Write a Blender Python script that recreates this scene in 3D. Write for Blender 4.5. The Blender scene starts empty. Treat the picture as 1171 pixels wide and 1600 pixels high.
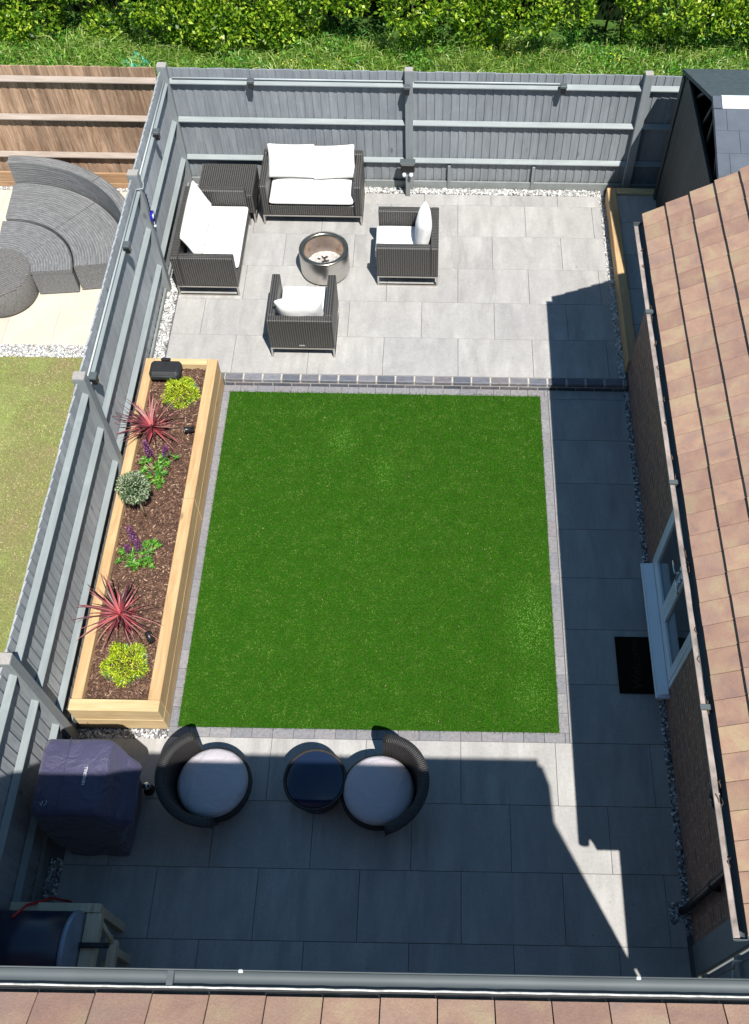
import bpy, bmesh, math, random
import numpy as np
from mathutils import Vector, Matrix, Euler
R = math.radians
rnd = random.Random(7)
nr = np.random.default_rng(11)
scene = bpy.context.scene
C = scene.collection

# ---------------------------------------------------------------- camera
cam_d = bpy.data.cameras.new('camera'); cam = bpy.data.objects.new('camera', cam_d); C.objects.link(cam)
cam.location = (-0.33348534, -3.25137149, 9.13748542)
cam.rotation_euler = (0.564752997, -0.00776509724, 0.0151001522)
cam_d.sensor_fit = 'VERTICAL'; cam_d.sensor_height = 24.0; cam_d.sensor_width = 24.0
cam_d.lens = 1548.49933 / 1600 * 24
cam_d.shift_x = -83.7489778 / 1600; cam_d.shift_y = 6.12 / 1600
cam_d.clip_start = 0.1; cam_d.clip_end = 500
scene.camera = cam
# ---------------------------------------------------------------- world + sun
SUN = Vector((0.25, -0.5, 1.0))
w = bpy.data.worlds.new('World'); scene.world = w; w.use_nodes = True
nt = w.node_tree; nt.nodes.clear()
sky = nt.nodes.new('ShaderNodeTexSky'); sky.sky_type = 'NISHITA'; sky.sun_disc = False
sky.sun_elevation = R(60.8); sky.sun_rotation = R(153.4); sky.altitude = 1200; sky.air_density = 1.0; sky.dust_density = 0.3; sky.ozone_density = 1.0
bg = nt.nodes.new('ShaderNodeBackground'); bg.inputs[1].default_value = 0.07
wo = nt.nodes.new('ShaderNodeOutputWorld')
tint = nt.nodes.new('ShaderNodeMix'); tint.data_type = 'RGBA'; tint.blend_type = 'MULTIPLY'; tint.inputs[0].default_value = 1.0; tint.inputs[7].default_value = (0.80, 1.16, 1.16, 1)
nt.links.new(sky.outputs[0], tint.inputs[6]); nt.links.new(tint.outputs[2], bg.inputs[0]); nt.links.new(bg.outputs[0], wo.inputs[0])
sd = bpy.data.lights.new('sun', 'SUN'); sd.energy = 4.8; sd.angle = R(0.53); sd.color = (1.0, 0.965, 0.91)
so = bpy.data.objects.new('sun', sd); C.objects.link(so); so.location = (3, -6, 15)
so.rotation_euler = (-SUN).to_track_quat('-Z', 'Y').to_euler()
vs = scene.view_settings; vs.view_transform = 'Standard'; vs.look = 'None'; vs.exposure = 0.68; vs.gamma = 1.0; vs.use_curve_mapping = False
scene.cycles.max_bounces = 6

# ---------------------------------------------------------------- materials
class NT:
    def __init__(s, name):
        s.m = bpy.data.materials.new(name); s.m.use_nodes = True; s.t = s.m.node_tree
        s.b = s.t.nodes['Principled BSDF']
    def n(s, typ, **kw):
        x = s.t.nodes.new('ShaderNode' + typ)
        for k, v in kw.items(): setattr(x, k, v)
        return x
    def l(s, a, b): s.t.links.new(a, b)
    def coord(s, out='Object'): return s.n('TexCoord').outputs[out]
    def mapping(s, v, scale=(1, 1, 1), rot=(0, 0, 0), loc=None):
        m = s.n('Mapping'); s.l(v, m.inputs[0]); m.inputs['Scale'].default_value = scale; m.inputs['Rotation'].default_value = rot
        if loc is not None: s.l(loc, m.inputs['Location'])
        return m.outputs[0]
    def noise(s, v, scale, detail=4, rough=0.6, dist=0.0):
        x = s.n('TexNoise'); s.l(v, x.inputs['Vector']); x.inputs['Scale'].default_value = scale
        x.inputs['Detail'].default_value = detail; x.inputs['Roughness'].default_value = rough; x.inputs['Distortion'].default_value = dist
        return x.outputs[0]
    def ramp(s, f, stops, interp='LINEAR'):
        x = s.n('ValToRGB'); s.l(f, x.inputs[0]); e = x.color_ramp.elements; x.color_ramp.interpolation = interp
        while len(e) > 1: e.remove(e[0])
        e[0].position = stops[0][0]; e[0].color = col4(stops[0][1])
        for p, c in stops[1:]:
            q = e.new(p); q.color = col4(c)
        return x.outputs[0]
    def mix(s, f, a, b, mode='MIX'):
        x = s.n('Mix', data_type='RGBA', blend_type=mode)
        for i, v in ((0, f), (6, a), (7, b)):
            if hasattr(v, 'is_linked'): s.l(v, x.inputs[i])
            elif i == 0: x.inputs[0].default_value = v
            else: x.inputs[i].default_value = col4(v)
        return x.outputs[2]
    def math(s, op, a, b=None, c=None):
        x = s.n('Math', operation=op)
        for i, v in enumerate((a, b, c)):
            if v is None: continue
            if hasattr(v, 'is_linked'): s.l(v, x.inputs[i])
            else: x.inputs[i].default_value = v
        return x.outputs[0]
    def bump(s, h, strength=0.5, dist=0.01):
        x = s.n('Bump'); s.l(h, x.inputs['Height']); x.inputs['Strength'].default_value = strength; x.inputs['Distance'].default_value = dist
        s.l(x.outputs[0], s.b.inputs['Normal'])
    def island(s): return s.n('NewGeometry').outputs['Random Per Island']
    def set(s, color=None, rough=None, metal=None, spec=None):
        if color is not None:
            if hasattr(color, 'is_linked'): s.l(color, s.b.inputs['Base Color'])
            else: s.b.inputs['Base Color'].default_value = col4(color)
        if rough is not None:
            if hasattr(rough, 'is_linked'): s.l(rough, s.b.inputs['Roughness'])
            else: s.b.inputs['Roughness'].default_value = rough
        if metal is not None: s.b.inputs['Metallic'].default_value = metal
        if spec is not None: s.b.inputs['Specular IOR Level'].default_value = spec
        return s.m
def col4(c): return tuple(c)[:3] + (1.0,) if len(c) >= 3 else (c[0],) * 3 + (1,)
M = {}
def plain(name, c, rough=0.6, metal=0.0, var=0.12, scale=6, spec=0.5, bump=0.0):
    t = NT(name); v = t.coord()
    f = t.noise(v, scale, 5)
    a = tuple(x * (1 - var) for x in c); b = tuple(min(1, x * (1 + var)) for x in c)
    t.set(t.ramp(f, [(0.3, a), (0.7, b)]), rough, metal, spec)
    if bump: t.bump(t.noise(v, scale * 12, 4), bump, 0.004)
    M[name] = t.m; return t.m

def mat_slab():
    t = NT('porcelain_slab'); g = t.coord(); i = t.island()
    off = t.n('CombineXYZ'); t.l(t.math('MULTIPLY', i, 37.0), off.inputs[0]); t.l(t.math('MULTIPLY', i, 91.0), off.inputs[1])
    v = t.mapping(g, (1.1, 0.55, 1), (0, 0, R(-38)), off.outputs[0])
    big = t.noise(v, 2.0, 7, 0.66, 0.25)
    v2 = t.mapping(g, (1, 1, 1), (0, 0, 0), off.outputs[0])
    fine = t.noise(v2, 38, 4, 0.7)
    c = t.ramp(big, [(0.28, (0.285, 0.277, 0.268)), (0.42, (0.335, 0.325, 0.313)), (0.50, (0.365, 0.353, 0.339)), (0.57, (0.325, 0.315, 0.304)), (0.63, (0.360, 0.349, 0.336)), (0.72, (0.43, 0.418, 0.404))])
    st = t.noise(t.mapping(g, (5.0, 0.9, 1), (0, 0, R(-32)), off.outputs[0]), 1.0, 5, 0.65, 0.15); pt = t.noise(v2, 1.3, 3)
    c = t.mix(t.math('MULTIPLY', t.ramp(pt, [(0.36, (0,) * 3), (0.58, (1,) * 3)]), 0.85), c, t.ramp(st, [(0.35, (0.285, 0.275, 0.264)), (0.5, (0.37, 0.358, 0.344)), (0.66, (0.45, 0.438, 0.422))]))
    c = t.mix(0.12, c, t.ramp(fine, [(0.35, (0.12, 0.12, 0.12)), (0.65, (0.7, 0.7, 0.7))]), 'OVERLAY')
    tone = t.ramp(i, [(0, (0.93, 0.93, 0.935)), (1, (1.0, 1.0, 0.99))])
    c = t.mix(1.0, c, tone, 'MULTIPLY')
    dirt = t.noise(g, 1.1, 5, 0.65)
    c = t.mix(t.ramp(dirt, [(0.55, (0, 0, 0)), (0.8, (0.35,) * 3)]), c, (0.26, 0.245, 0.22))
    t.set(c, t.ramp(fine, [(0.3, (0.5,) * 3), (0.7, (0.68,) * 3)])); t.bump(fine, 0.12, 0.003); M['slab'] = t.m
def mat_edging():
    t = NT('block_edging'); g = t.coord(); i = t.island()
    f = t.noise(g, 30, 5, 0.7)
    c = t.ramp(i, [(0, (0.17, 0.172, 0.185)), (0.4, (0.205, 0.203, 0.212)), (0.7, (0.19, 0.183, 0.188)), (1, (0.235, 0.232, 0.238))])
    c = t.mix(0.45, c, t.ramp(f, [(0.3, (0.2, 0.2, 0.22)), (0.7, (0.75, 0.72, 0.72))]), 'OVERLAY')
    t.set(c, 0.85); t.bump(f, 0.4, 0.004); M['edging'] = t.m
    t = NT('coping_brick'); g = t.coord(); i = t.island(); f = t.noise(t.mapping(g, (1, 3, 1)), 14, 5, 0.7)
    c = t.ramp(i, [(0, (0.085, 0.095, 0.115)), (0.4, (0.125, 0.132, 0.155)), (0.75, (0.145, 0.135, 0.145)), (1, (0.185, 0.192, 0.215))])
    c = t.mix(0.5, c, t.ramp(f, [(0.3, (0.2, 0.2, 0.22)), (0.72, (0.8, 0.78, 0.78))]), 'OVERLAY')
    t.set(c, 0.6); t.bump(f, 0.4, 0.004); M['coping'] = t.m
def mat_wood(name, c1, c2, axis=1, scale=1.0, rough=0.75, knots=True, grain=0.5, var=None):
    t = NT(name); g = t.coord(); i = t.island()
    off = t.n('CombineXYZ')
    for k in range(3): t.l(t.math('MULTIPLY', i, 17.0 + 23 * k), off.inputs[k])
    sc = [9 * scale] * 3; sc[axis] = 0.8 * scale
    v = t.mapping(g, tuple(sc), (0, 0, 0), off.outputs[0])
    f = t.noise(v, 3.0, 6, 0.65, 0.6)
    c = t.ramp(f, [(0.32, c1), (0.68, c2)])
    if knots:
        sc2 = [1.6] * 3; sc2[axis] = 0.7
        k = t.n('TexVoronoi'); t.l(t.mapping(g, tuple(sc2), (0, 0, 0), off.outputs[0]), k.inputs['Vector']); k.inputs['Scale'].default_value = 2.2
        c = t.mix(t.ramp(k.outputs['Distance'], [(0.03, (0.8,) * 3), (0.10, (0.0,) * 3)]), c, tuple(x * 0.45 for x in c1))
    if var: c = t.mix(1.0, c, t.ramp(i, [(0, (1 - var,) * 3), (1, (1 + var,) * 3)]), 'MULTIPLY')
    if name.startswith('grey') or name.startswith('brown_f'):
        sz_ = t.n('SeparateXYZ'); t.l(g, sz_.inputs[0]); c = t.mix(t.ramp(t.math('ADD', sz_.outputs[2], t.math('MULTIPLY', t.noise(g, 6, 4), .5)), [(0.35, (0.45,) * 3), (0.7, (0,) * 3)]), c, (0.13, 0.125, 0.105))
        wx = t.noise(g, 4.5, 5, 0.7); c = t.mix(t.ramp(wx, [(0.55, (0,) * 3), (0.72, (0.3,) * 3)]), c, tuple(min(1, x * 1.35) for x in c2))
    big = t.noise(g, 1.3, 4)
    c = t.mix(t.ramp(big, [(0.45, (0,) * 3), (0.75, (0.4,) * 3)]), c, tuple(x * 0.8 for x in c1))
    t.set(c, rough); t.bump(f, grain, 0.004); M[name] = t.m
def mat_wicker(name, dark, light, k=260.0, rnd_=False, rough=0.42):
    t = NT(name); g = t.coord(); s = t.n('SeparateXYZ'); t.l(g, s.inputs[0])
    N = t.n('SeparateXYZ'); t.l(t.n('NewGeometry').outputs['Normal'], N.inputs[0])
    if rnd_:
        ang = t.math('ARCTAN2', s.outputs[1], s.outputs[0]); rad = t.math('SQRT', t.math('ADD', t.math('POWER', s.outputs[0], 2.0), t.math('POWER', s.outputs[1], 2.0)))
        A = t.math('SINE', t.math('MULTIPLY', ang, round(k * 0.35)))
        B = t.math('SINE', t.math('MULTIPLY', t.math('ADD', t.math('MULTIPLY', s.outputs[2], 1.0), rad), k * 1.1))
    else:
        sx = t.math('SINE', t.math('MULTIPLY', s.outputs[0], k)); sy = t.math('SINE', t.math('MULTIPLY', s.outputs[1], k)); sz = t.math('SINE', t.math('MULTIPLY', s.outputs[2], k * 1.6))
        ax = t.n('NewGeometry')  # object is rotated by quarter turns only: use object-space normal
        vt = t.n('VectorTransform', vector_type='NORMAL', convert_from='WORLD', convert_to='OBJECT'); t.l(ax.outputs['Normal'], vt.inputs[0])
        N = t.n('SeparateXYZ'); t.l(vt.outputs[0], N.inputs[0])
        anx = t.math('GREATER_THAN', t.math('ABSOLUTE', N.outputs[0]), 0.7); anz = t.math('GREATER_THAN', t.math('ABSOLUTE', N.outputs[2]), 0.7)
        A = t.math('ADD', t.math('MULTIPLY', sx, t.math('SUBTRACT', 1.0, anx)), t.math('MULTIPLY', sy, anx))
        B = t.math('ADD', t.math('MULTIPLY', sz, t.math('SUBTRACT', 1.0, anz)), t.math('MULTIPLY', sy, anz))
    h = t.math('ADD', t.math('MULTIPLY', A, 0.32), t.math('MULTIPLY', t.math('MULTIPLY', A, B), 0.22)); h = t.math('ADD', h, 0.5)
    nz = t.noise(g, 45, 3)
    f = t.math('ADD', h, t.math('MULTIPLY', t.math('SUBTRACT', nz, 0.5), 0.7))
    t.set(t.ramp(f, [(0.15, dark), (0.85, light)]), rough); t.bump(h, 0.8, 0.006); M[name] = t.m  # lighter ribs: sun highlights on the weave, painted into the colour
def mat_brick():
    t = NT('garage_brick'); g = t.coord(); s = t.n('SeparateXYZ'); t.l(g, s.inputs[0]); c = t.n('CombineXYZ')
    t.l(t.math('ADD', s.outputs[1], s.outputs[0]), c.inputs[0]); t.l(s.outputs[2], c.inputs[1])
    b = t.n('TexBrick'); t.l(c.outputs[0], b.inputs['Vector']); b.inputs['Scale'].default_value = 1.0
    b.inputs['Brick Width'].default_value = 0.225; b.inputs['Row Height'].default_value = 0.075; b.inputs['Mortar Size'].default_value = 0.006; b.inputs['Mortar Smooth'].default_value = 0.2
    b.inputs['Color1'].default_value = (0.32, 0.165, 0.115, 1); b.inputs['Color2'].default_value = (0.20, 0.125, 0.10, 1); b.inputs['Mortar'].default_value = (0.32, 0.29, 0.25, 1)
    n = t.noise(g, 11, 5, 0.7); cc = t.mix(0.5, b.outputs[0], t.ramp(n, [(0.3, (0.15,) * 3), (0.7, (0.8, 0.75, 0.7))]), 'OVERLAY')
    t.set(cc, 0.9); t.bump(t.math('SUBTRACT', t.noise(g, 80, 3), t.math('MULTIPLY', b.outputs['Fac'], 1.5)), 0.6, 0.006); M['brick'] = t.m
def mat_tile():
    t = NT('roof_tile'); g = t.coord(); i = t.island(); off = t.n('CombineXYZ')
    for k in range(3): t.l(t.math('MULTIPLY', i, 13.0 + 29 * k), off.inputs[k])
    v = t.mapping(g, (1, 1, 1), (0, 0, 0), off.outputs[0])
    a = t.noise(v, 4.6, 5, 0.6, 0.45); b = t.noise(v, 3.1, 3, 0.6, 0.5); f = t.noise(g, 110, 4, 0.75)
    c = t.ramp(a, [(0.26, (0.235, 0.16, 0.14)), (0.40, (0.31, 0.19, 0.143)), (0.52, (0.35, 0.222, 0.16)), (0.64, (0.365, 0.27, 0.17)), (0.78, (0.29, 0.24, 0.165))])
    c = t.mix(t.ramp(b, [(0.5, (0,) * 3), (0.72, (0.45,) * 3)]), c, (0.255, 0.18, 0.165))
    c = t.mix(1.0, c, t.ramp(i, [(0, (0.86, 0.80, 0.80)), (0.5, (1, 0.98, 0.96)), (1, (1.12, 1.10, 1.04))]), 'MULTIPLY')
    c = t.mix(0.16, c, t.ramp(f, [(0.3, (0.1,) * 3), (0.7, (0.9,) * 3)]), 'OVERLAY')
    sp = t.n('TexVoronoi'); t.l(g, sp.inputs['Vector']); sp.inputs['Scale'].default_value = 7.0
    c = t.mix(t.ramp(sp.outputs['Distance'], [(0.02, (0.6,) * 3), (0.05, (0,) * 3)]), c, (0.3, 0.3, 0.2))
    fe = t.noise(g, 24, 5, 0.8); c = t.mix(t.ramp(fe, [(0.55, (0,) * 3), (0.75, (0.35,) * 3)]), c, (0.20, 0.13, 0.10))
    t.set(c, 0.85); t.bump(t.math('ADD', f, fe), 0.4, 0.004); M['tile'] = t.m
def mat_turf():
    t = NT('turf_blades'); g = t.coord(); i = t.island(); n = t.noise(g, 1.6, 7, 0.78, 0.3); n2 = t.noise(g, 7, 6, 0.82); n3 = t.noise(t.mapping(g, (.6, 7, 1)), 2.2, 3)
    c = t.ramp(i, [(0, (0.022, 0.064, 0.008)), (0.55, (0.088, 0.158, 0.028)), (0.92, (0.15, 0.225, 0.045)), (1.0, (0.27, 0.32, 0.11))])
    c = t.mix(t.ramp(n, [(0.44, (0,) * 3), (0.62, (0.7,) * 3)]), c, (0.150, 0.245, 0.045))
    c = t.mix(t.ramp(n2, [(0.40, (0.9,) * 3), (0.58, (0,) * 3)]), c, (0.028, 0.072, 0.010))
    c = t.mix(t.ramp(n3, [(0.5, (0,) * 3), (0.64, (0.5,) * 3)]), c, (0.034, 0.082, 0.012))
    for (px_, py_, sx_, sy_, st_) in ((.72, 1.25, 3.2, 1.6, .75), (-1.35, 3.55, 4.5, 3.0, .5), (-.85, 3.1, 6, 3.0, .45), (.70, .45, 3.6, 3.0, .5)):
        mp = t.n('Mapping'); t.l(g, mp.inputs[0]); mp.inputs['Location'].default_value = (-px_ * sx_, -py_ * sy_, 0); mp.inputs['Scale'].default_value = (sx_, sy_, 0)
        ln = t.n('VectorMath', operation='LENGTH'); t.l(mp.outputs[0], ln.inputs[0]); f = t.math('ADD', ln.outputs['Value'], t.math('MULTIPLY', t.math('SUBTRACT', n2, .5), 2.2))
        c = t.mix(t.ramp(f, [(0.2, (st_,) * 3), (1.0, (0,) * 3)]), c, (0.20, 0.40, 0.07))  # pale patches: light caught by leaning pile, painted into the turf colour
    t.set(c, 0.9, 0, 0.1); M['turf'] = t.m
    t = NT('turf_base'); g = t.coord(); n = t.noise(g, 60, 4)
    t.set(t.ramp(n, [(0.3, (0.012, 0.05, 0.003)), (0.7, (0.03, 0.11, 0.006))]), 1.0, 0, 0.0); t.bump(n, 0.8, 0.01); M['turf_base'] = t.m
def mat_leaf(name, stops, trans=0.25, rough=0.45):
    t = NT(name); i = t.island(); t.set(t.ramp(i, stops), rough)
    if trans:
        tr = t.n('BsdfTranslucent'); mx = t.n('MixShader'); mx.inputs[0].default_value = trans
        t.l(t.ramp(i, [(p, tuple(min(1, x * 1.6) for x in c)) for p, c in stops]), tr.inputs[0])
        t.l(t.b.outputs[0], mx.inputs[1]); t.l(tr.outputs[0], mx.inputs[2]); t.l(mx.outputs[0], t.t.nodes['Material Output'].inputs[0])
    M[name] = t.m
def mat_pebble(name, stops, rough=0.7):
    t = NT(name); i = t.island(); t.set(t.ramp(i, stops), rough); M[name] = t.m
def mat_neigh_lawn():
    t = NT('dry_lawn'); g = t.coord(); a = t.noise(g, 1.6, 6, 0.7, 0.4); b = t.noise(g, 55, 4, 0.8)
    c = t.ramp(a, [(0.35, (0.23, 0.19, 0.09)), (0.5, (0.20, 0.21, 0.07)), (0.65, (0.24, 0.28, 0.085))])
    c = t.mix(0.55, c, t.ramp(b, [(0.3, (0.12,) * 3), (0.7, (0.85,) * 3)]), 'OVERLAY'); t.set(c, 0.95); t.bump(b, 0.8, 0.02); M['dry_lawn'] = t.m
def mat_cream():
    t = NT('cream_paving'); g = t.coord(); i = t.island(); n = t.noise(g, 2.0, 5); f = t.noise(g, 60, 3)
    c = t.ramp(n, [(0.3, (0.46, 0.405, 0.33)), (0.7, (0.53, 0.475, 0.395))]); c = t.mix(0.1, c, f, 'OVERLAY')
    c = t.mix(1.0, c, t.ramp(i, [(0, (0.95,) * 3), (1, (1.05,) * 3)]), 'MULTIPLY')
    t.set(c, 0.85); M['cream'] = t.m
def mat_fabric(name, c, k=500, rough=0.9, wr=0.25):
    t = NT(name); g = t.coord(); n = t.noise(g, 5, 4, 0.55, 0.8); f = t.noise(g, k, 2)
    t.set(t.ramp(n, [(0.3, tuple(x * 0.93 for x in c)), (0.7, c)]), rough)
    t.bump(t.math('ADD', n, t.math('MULTIPLY', f, 0.05)), wr, 0.05); t.b.inputs['Sheen Weight'].default_value = 0.2; M[name] = t.m
def mat_steel():
    t = NT('brushed_steel'); g = t.coord(); n = t.noise(t.mapping(g, (2, 2, 30)), 1.0, 6)
    t.set(t.ramp(n, [(0.3, (0.52, 0.50, 0.47)), (0.7, (0.60, 0.58, 0.55))]), 0.33, 1.0); M['steel'] = t.m
    t = NT('heat_tinted_steel'); g = t.coord(); n = t.noise(g, 9, 5)
    t.set(t.ramp(n, [(0.3, (0.30, 0.20, 0.14)), (0.5, (0.5, 0.42, 0.36)), (0.7, (0.42, 0.33, 0.3))]), 0.38, 0.9); M['tinted'] = t.m
mat_slab(); mat_edging(); mat_brick(); mat_tile(); mat_turf(); mat_neigh_lawn(); mat_cream(); mat_steel()
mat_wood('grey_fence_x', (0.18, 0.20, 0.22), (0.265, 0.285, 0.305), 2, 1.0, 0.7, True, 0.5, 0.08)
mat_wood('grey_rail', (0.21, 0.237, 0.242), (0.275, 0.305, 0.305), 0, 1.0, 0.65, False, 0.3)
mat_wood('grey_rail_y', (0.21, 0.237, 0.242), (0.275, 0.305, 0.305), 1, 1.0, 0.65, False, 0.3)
mat_wood('grey_fence_brightened', (0.26, 0.28, 0.30), (0.37, 0.39, 0.405), 2, 1.0, 0.7, True, 0.5, 0.09)  # same fence grey, lightened in colour to offset the weak sun on these boards
mat_wood('grey_post', (0.19, 0.213, 0.225), (0.25, 0.272, 0.285), 2, 1.0, 0.7, True, 0.3)
mat_wood('brown_fence', (0.18, 0.10, 0.055), (0.46, 0.315, 0.215), 2, 1.0, 0.85, False, 0.4, 0.28)
mat_wood('brown_rail', (0.27, 0.215, 0.175), (0.38, 0.32, 0.275), 0, 1.0, 0.85, False, 0.3)
mat_wood('brown_board', (0.26, 0.15, 0.08), (0.42, 0.27, 0.155), 0, 1.0, 0.85, False, 0.3)
mat_wood('post_top', (0.28, 0.26, 0.24), (0.38, 0.35, 0.33), 2, 1.0, 0.9, False, 0.2)
mat_wood('sleeper_y', (0.42, 0.255, 0.115), (0.60, 0.41, 0.215), 1, 0.9, 0.8, True, 0.3, 0.12)
mat_wood('sleeper_x', (0.50, 0.35, 0.17), (0.66, 0.50, 0.28), 0, 0.9, 0.8, True, 0.3, 0.12)
mat_wood('shed_board', (0.022, 0.026, 0.027), (0.045, 0.052, 0.052), 2, 1.0, 0.6, False, 0.5, 0.2)
mat_wood('stand_timber', (0.50, 0.42, 0.29), (0.66, 0.57, 0.42), 1, 1.0, 0.8, True, 0.3, 0.1)
mat_wicker('wicker_brown', (0.008, 0.008, 0.008), (0.095, 0.09, 0.083), 230)
mat_wicker('wicker_black', (0.004, 0.004, 0.005), (0.045, 0.042, 0.040), 420, True)
t = NT('wicker_grey'); g_ = t.coord(); s_ = t.n('SeparateXYZ'); t.l(g_, s_.inputs[0]); cb = t.n('CombineXYZ')
t.l(t.math('MULTIPLY', t.math('ARCTAN2', s_.outputs[1], s_.outputs[0]), 9.0), cb.inputs[0])
rr_ = t.math('SQRT', t.math('ADD', t.math('POWER', s_.outputs[0], 2.0), t.math('POWER', s_.outputs[1], 2.0)))
t.l(t.math('MULTIPLY', rr_, 42.0), cb.inputs[1]); t.l(t.math('MULTIPLY', s_.outputs[2], 60.0), cb.inputs[2])
st1 = t.noise(cb.outputs[0], 1.0, 4, 0.6); st2 = t.noise(g_, 70, 3, 0.8)
rg = t.math('MULTIPLY', t.math('SINE', t.math('MULTIPLY', t.math('ADD', rr_, s_.outputs[2]), 190.0)), 0.07)
f_ = t.math('ADD', t.math('ADD', t.math('MULTIPLY', st1, .55), t.math('MULTIPLY', st2, .45)), rg)
t.set(t.ramp(f_, [(0.32, (0.085, 0.086, 0.087)), (0.52, (0.155, 0.155, 0.156)), (0.68, (0.25, 0.25, 0.252))]), 0.85); t.bump(f_, 0.8, 0.01); M['wicker_grey'] = t.m
mat_leaf('hedge_leaf', [(0, (0.03, 0.10, 0.006)), (0.35, (0.10, 0.22, 0.012)), (0.7, (0.25, 0.40, 0.02)), (1, (0.52, 0.62, 0.07))], 0.3, 0.4)
mat_leaf('tall_grass', [(0, (0.06, 0.15, 0.015)), (0.5, (0.19, 0.33, 0.04)), (0.85, (0.36, 0.48, 0.11)), (1, (0.6, 0.62, 0.28))], 0.35)
mat_leaf('lime_leaf', [(0, (0.16, 0.30, 0.012)), (0.4, (0.36, 0.50, 0.015)), (0.8, (0.60, 0.66, 0.03)), (1, (0.75, 0.76, 0.10))], 0.2)
mat_leaf('outer_leaf', [(0, (0.05, 0.14, 0.04)), (0.6, (0.13, 0.26, 0.08)), (1, (0.30, 0.42, 0.18))], 0.2)
mat_leaf('variegated_leaf', [(0, (0.035, 0.09, 0.03)), (0.5, (0.11, 0.19, 0.08)), (0.75, (0.36, 0.42, 0.27)), (1, (0.62, 0.64, 0.48))], 0.15)
mat_leaf('lupin_leaf', [(0, (0.03, 0.13, 0.015)), (0.6, (0.09, 0.30, 0.03)), (1, (0.26, 0.48, 0.06))], 0.25)
mat_leaf('lupin_flower', [(0, (0.07, 0.015, 0.075)), (0.6, (0.17, 0.045, 0.15)), (1, (0.32, 0.13, 0.27))], 0.1)
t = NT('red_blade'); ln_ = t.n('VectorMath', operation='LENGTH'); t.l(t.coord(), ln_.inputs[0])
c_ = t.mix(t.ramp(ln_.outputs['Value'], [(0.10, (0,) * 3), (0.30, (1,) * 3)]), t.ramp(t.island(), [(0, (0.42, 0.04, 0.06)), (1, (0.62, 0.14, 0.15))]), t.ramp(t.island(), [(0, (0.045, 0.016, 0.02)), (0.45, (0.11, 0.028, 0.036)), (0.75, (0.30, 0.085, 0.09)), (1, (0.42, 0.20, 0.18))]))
t.set(c_, 0.4); M['red_blade'] = t.m
mat_pebble('white_pebble', [(0, (0.36, 0.35, 0.33)), (0.5, (0.52, 0.51, 0.49)), (1, (0.70, 0.70, 0.69))])
mat_pebble('slate_pebble', [(0, (0.10, 0.10, 0.11)), (0.5, (0.35, 0.35, 0.36)), (1, (0.75, 0.75, 0.75))])
mat_pebble('bark_chip', [(0, (0.045, 0.022, 0.015)), (0.5, (0.125, 0.062, 0.038)), (0.9, (0.21, 0.12, 0.078)), (1, (0.46, 0.32, 0.22))], 0.9)
mat_fabric('white_cushion', (0.80, 0.79, 0.77)); mat_fabric('mauve_cushion', (0.50, 0.46, 0.49), 400, 0.85, 0.6)
mat_fabric('cover_fabric', (0.048, 0.046, 0.100), 700, 0.5, 0.8)
plain('soil', (0.07, 0.04, 0.028), 1.0, 0, 0.4, 20, 0.2, 0.8); plain('mortar', (0.42, 0.39, 0.34), 0.95, 0, 0.1, 20)
plain('joint', (0.10, 0.10, 0.105), 0.95); plain('black_plastic', (0.012, 0.012, 0.013), 0.35); plain('black_rough', (0.016, 0.017, 0.019), 0.6, 0, 0.3, 12)
plain('gutter_grey', (0.072, 0.086, 0.092), 0.62, 0, 0.1, 4); plain('gutter_inside', (0.27, 0.225, 0.205), 0.9, 0, 0.4, 7, 0.2, 0.6); plain('underlay', (0.035, 0.032, 0.03), 0.95, 0, 0.6, 9, 0.3, 0.6)
plain('upvc', (0.76, 0.83, 0.89), 0.18, 0, 0.02, 6, 0.8); plain('chrome', (0.75, 0.75, 0.76), 0.12, 1.0, 0.03)
plain('shed_roof', (0.060, 0.078, 0.085), 0.75, 0, 0.2, 14, 0.3, 0.5); plain('ridge_white', (0.72, 0.74, 0.76), 0.4, 0, 0.05)
plain('felt', (0.075, 0.09, 0.115), 0.6, 0, 0.15, 5, 0.5, 0.3)
plain('ground_earth', (0.16, 0.15, 0.09), 1.0, 0, 0.3, 2, 0.2, 0.6); plain('grass_floor', (0.05, 0.10, 0.02), 1.0, 0, 0.5, 4, 0.1, 0.6)
plain('ash', (0.42, 0.39, 0.37), 0.9, 0, 0.4, 30, 0.2, 0.8); plain('blue_glass', (0.012, 0.022, 0.055), 0.06, 0, 0.05)
plain('eye_blue', (0.01, 0.015, 0.35), 0.12, 0, 0.05); plain('eye_white', (0.8, 0.82, 0.85), 0.2, 0, 0.02); plain('cord', (0.02, 0.02, 0.06), 0.6)
plain('lens', (0.7, 0.72, 0.75), 0.2); plain('mat_fibre', (0.012, 0.009, 0.006), 1.0, 0, 0.4, 60, 0.1, 1.0); plain('mat_text', (0.035, 0.024, 0.014), 1.0, 0, 0.3, 60, 0.1, 0.6)
plain('logo_grey', (0.55, 0.56, 0.6), 0.6); plain('red_strap', (0.45, 0.03, 0.02), 0.6); plain('barrel_blue', (0.018, 0.022, 0.045), 0.3, 0, 0.15, 5)
plain('rim_grey', (0.22, 0.27, 0.36), 0.35, 0.2); plain('bark_brown', (0.10, 0.07, 0.045), 0.9, 0, 0.3, 20, 0.2, 0.6); plain('stem_pale', (0.42, 0.33, 0.22), 0.9, 0, 0.2, 30)
plain('net_teal', (0.03, 0.36, 0.27), 0.5, 0, 0.2, 9); plain('hedge_core', (0.010, 0.022, 0.006), 1.0, 0, 0.5, 3, 0.1, 0.6); plain('white_paint', (0.6, 0.6, 0.6), 0.5, 0, 0.04)
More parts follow.
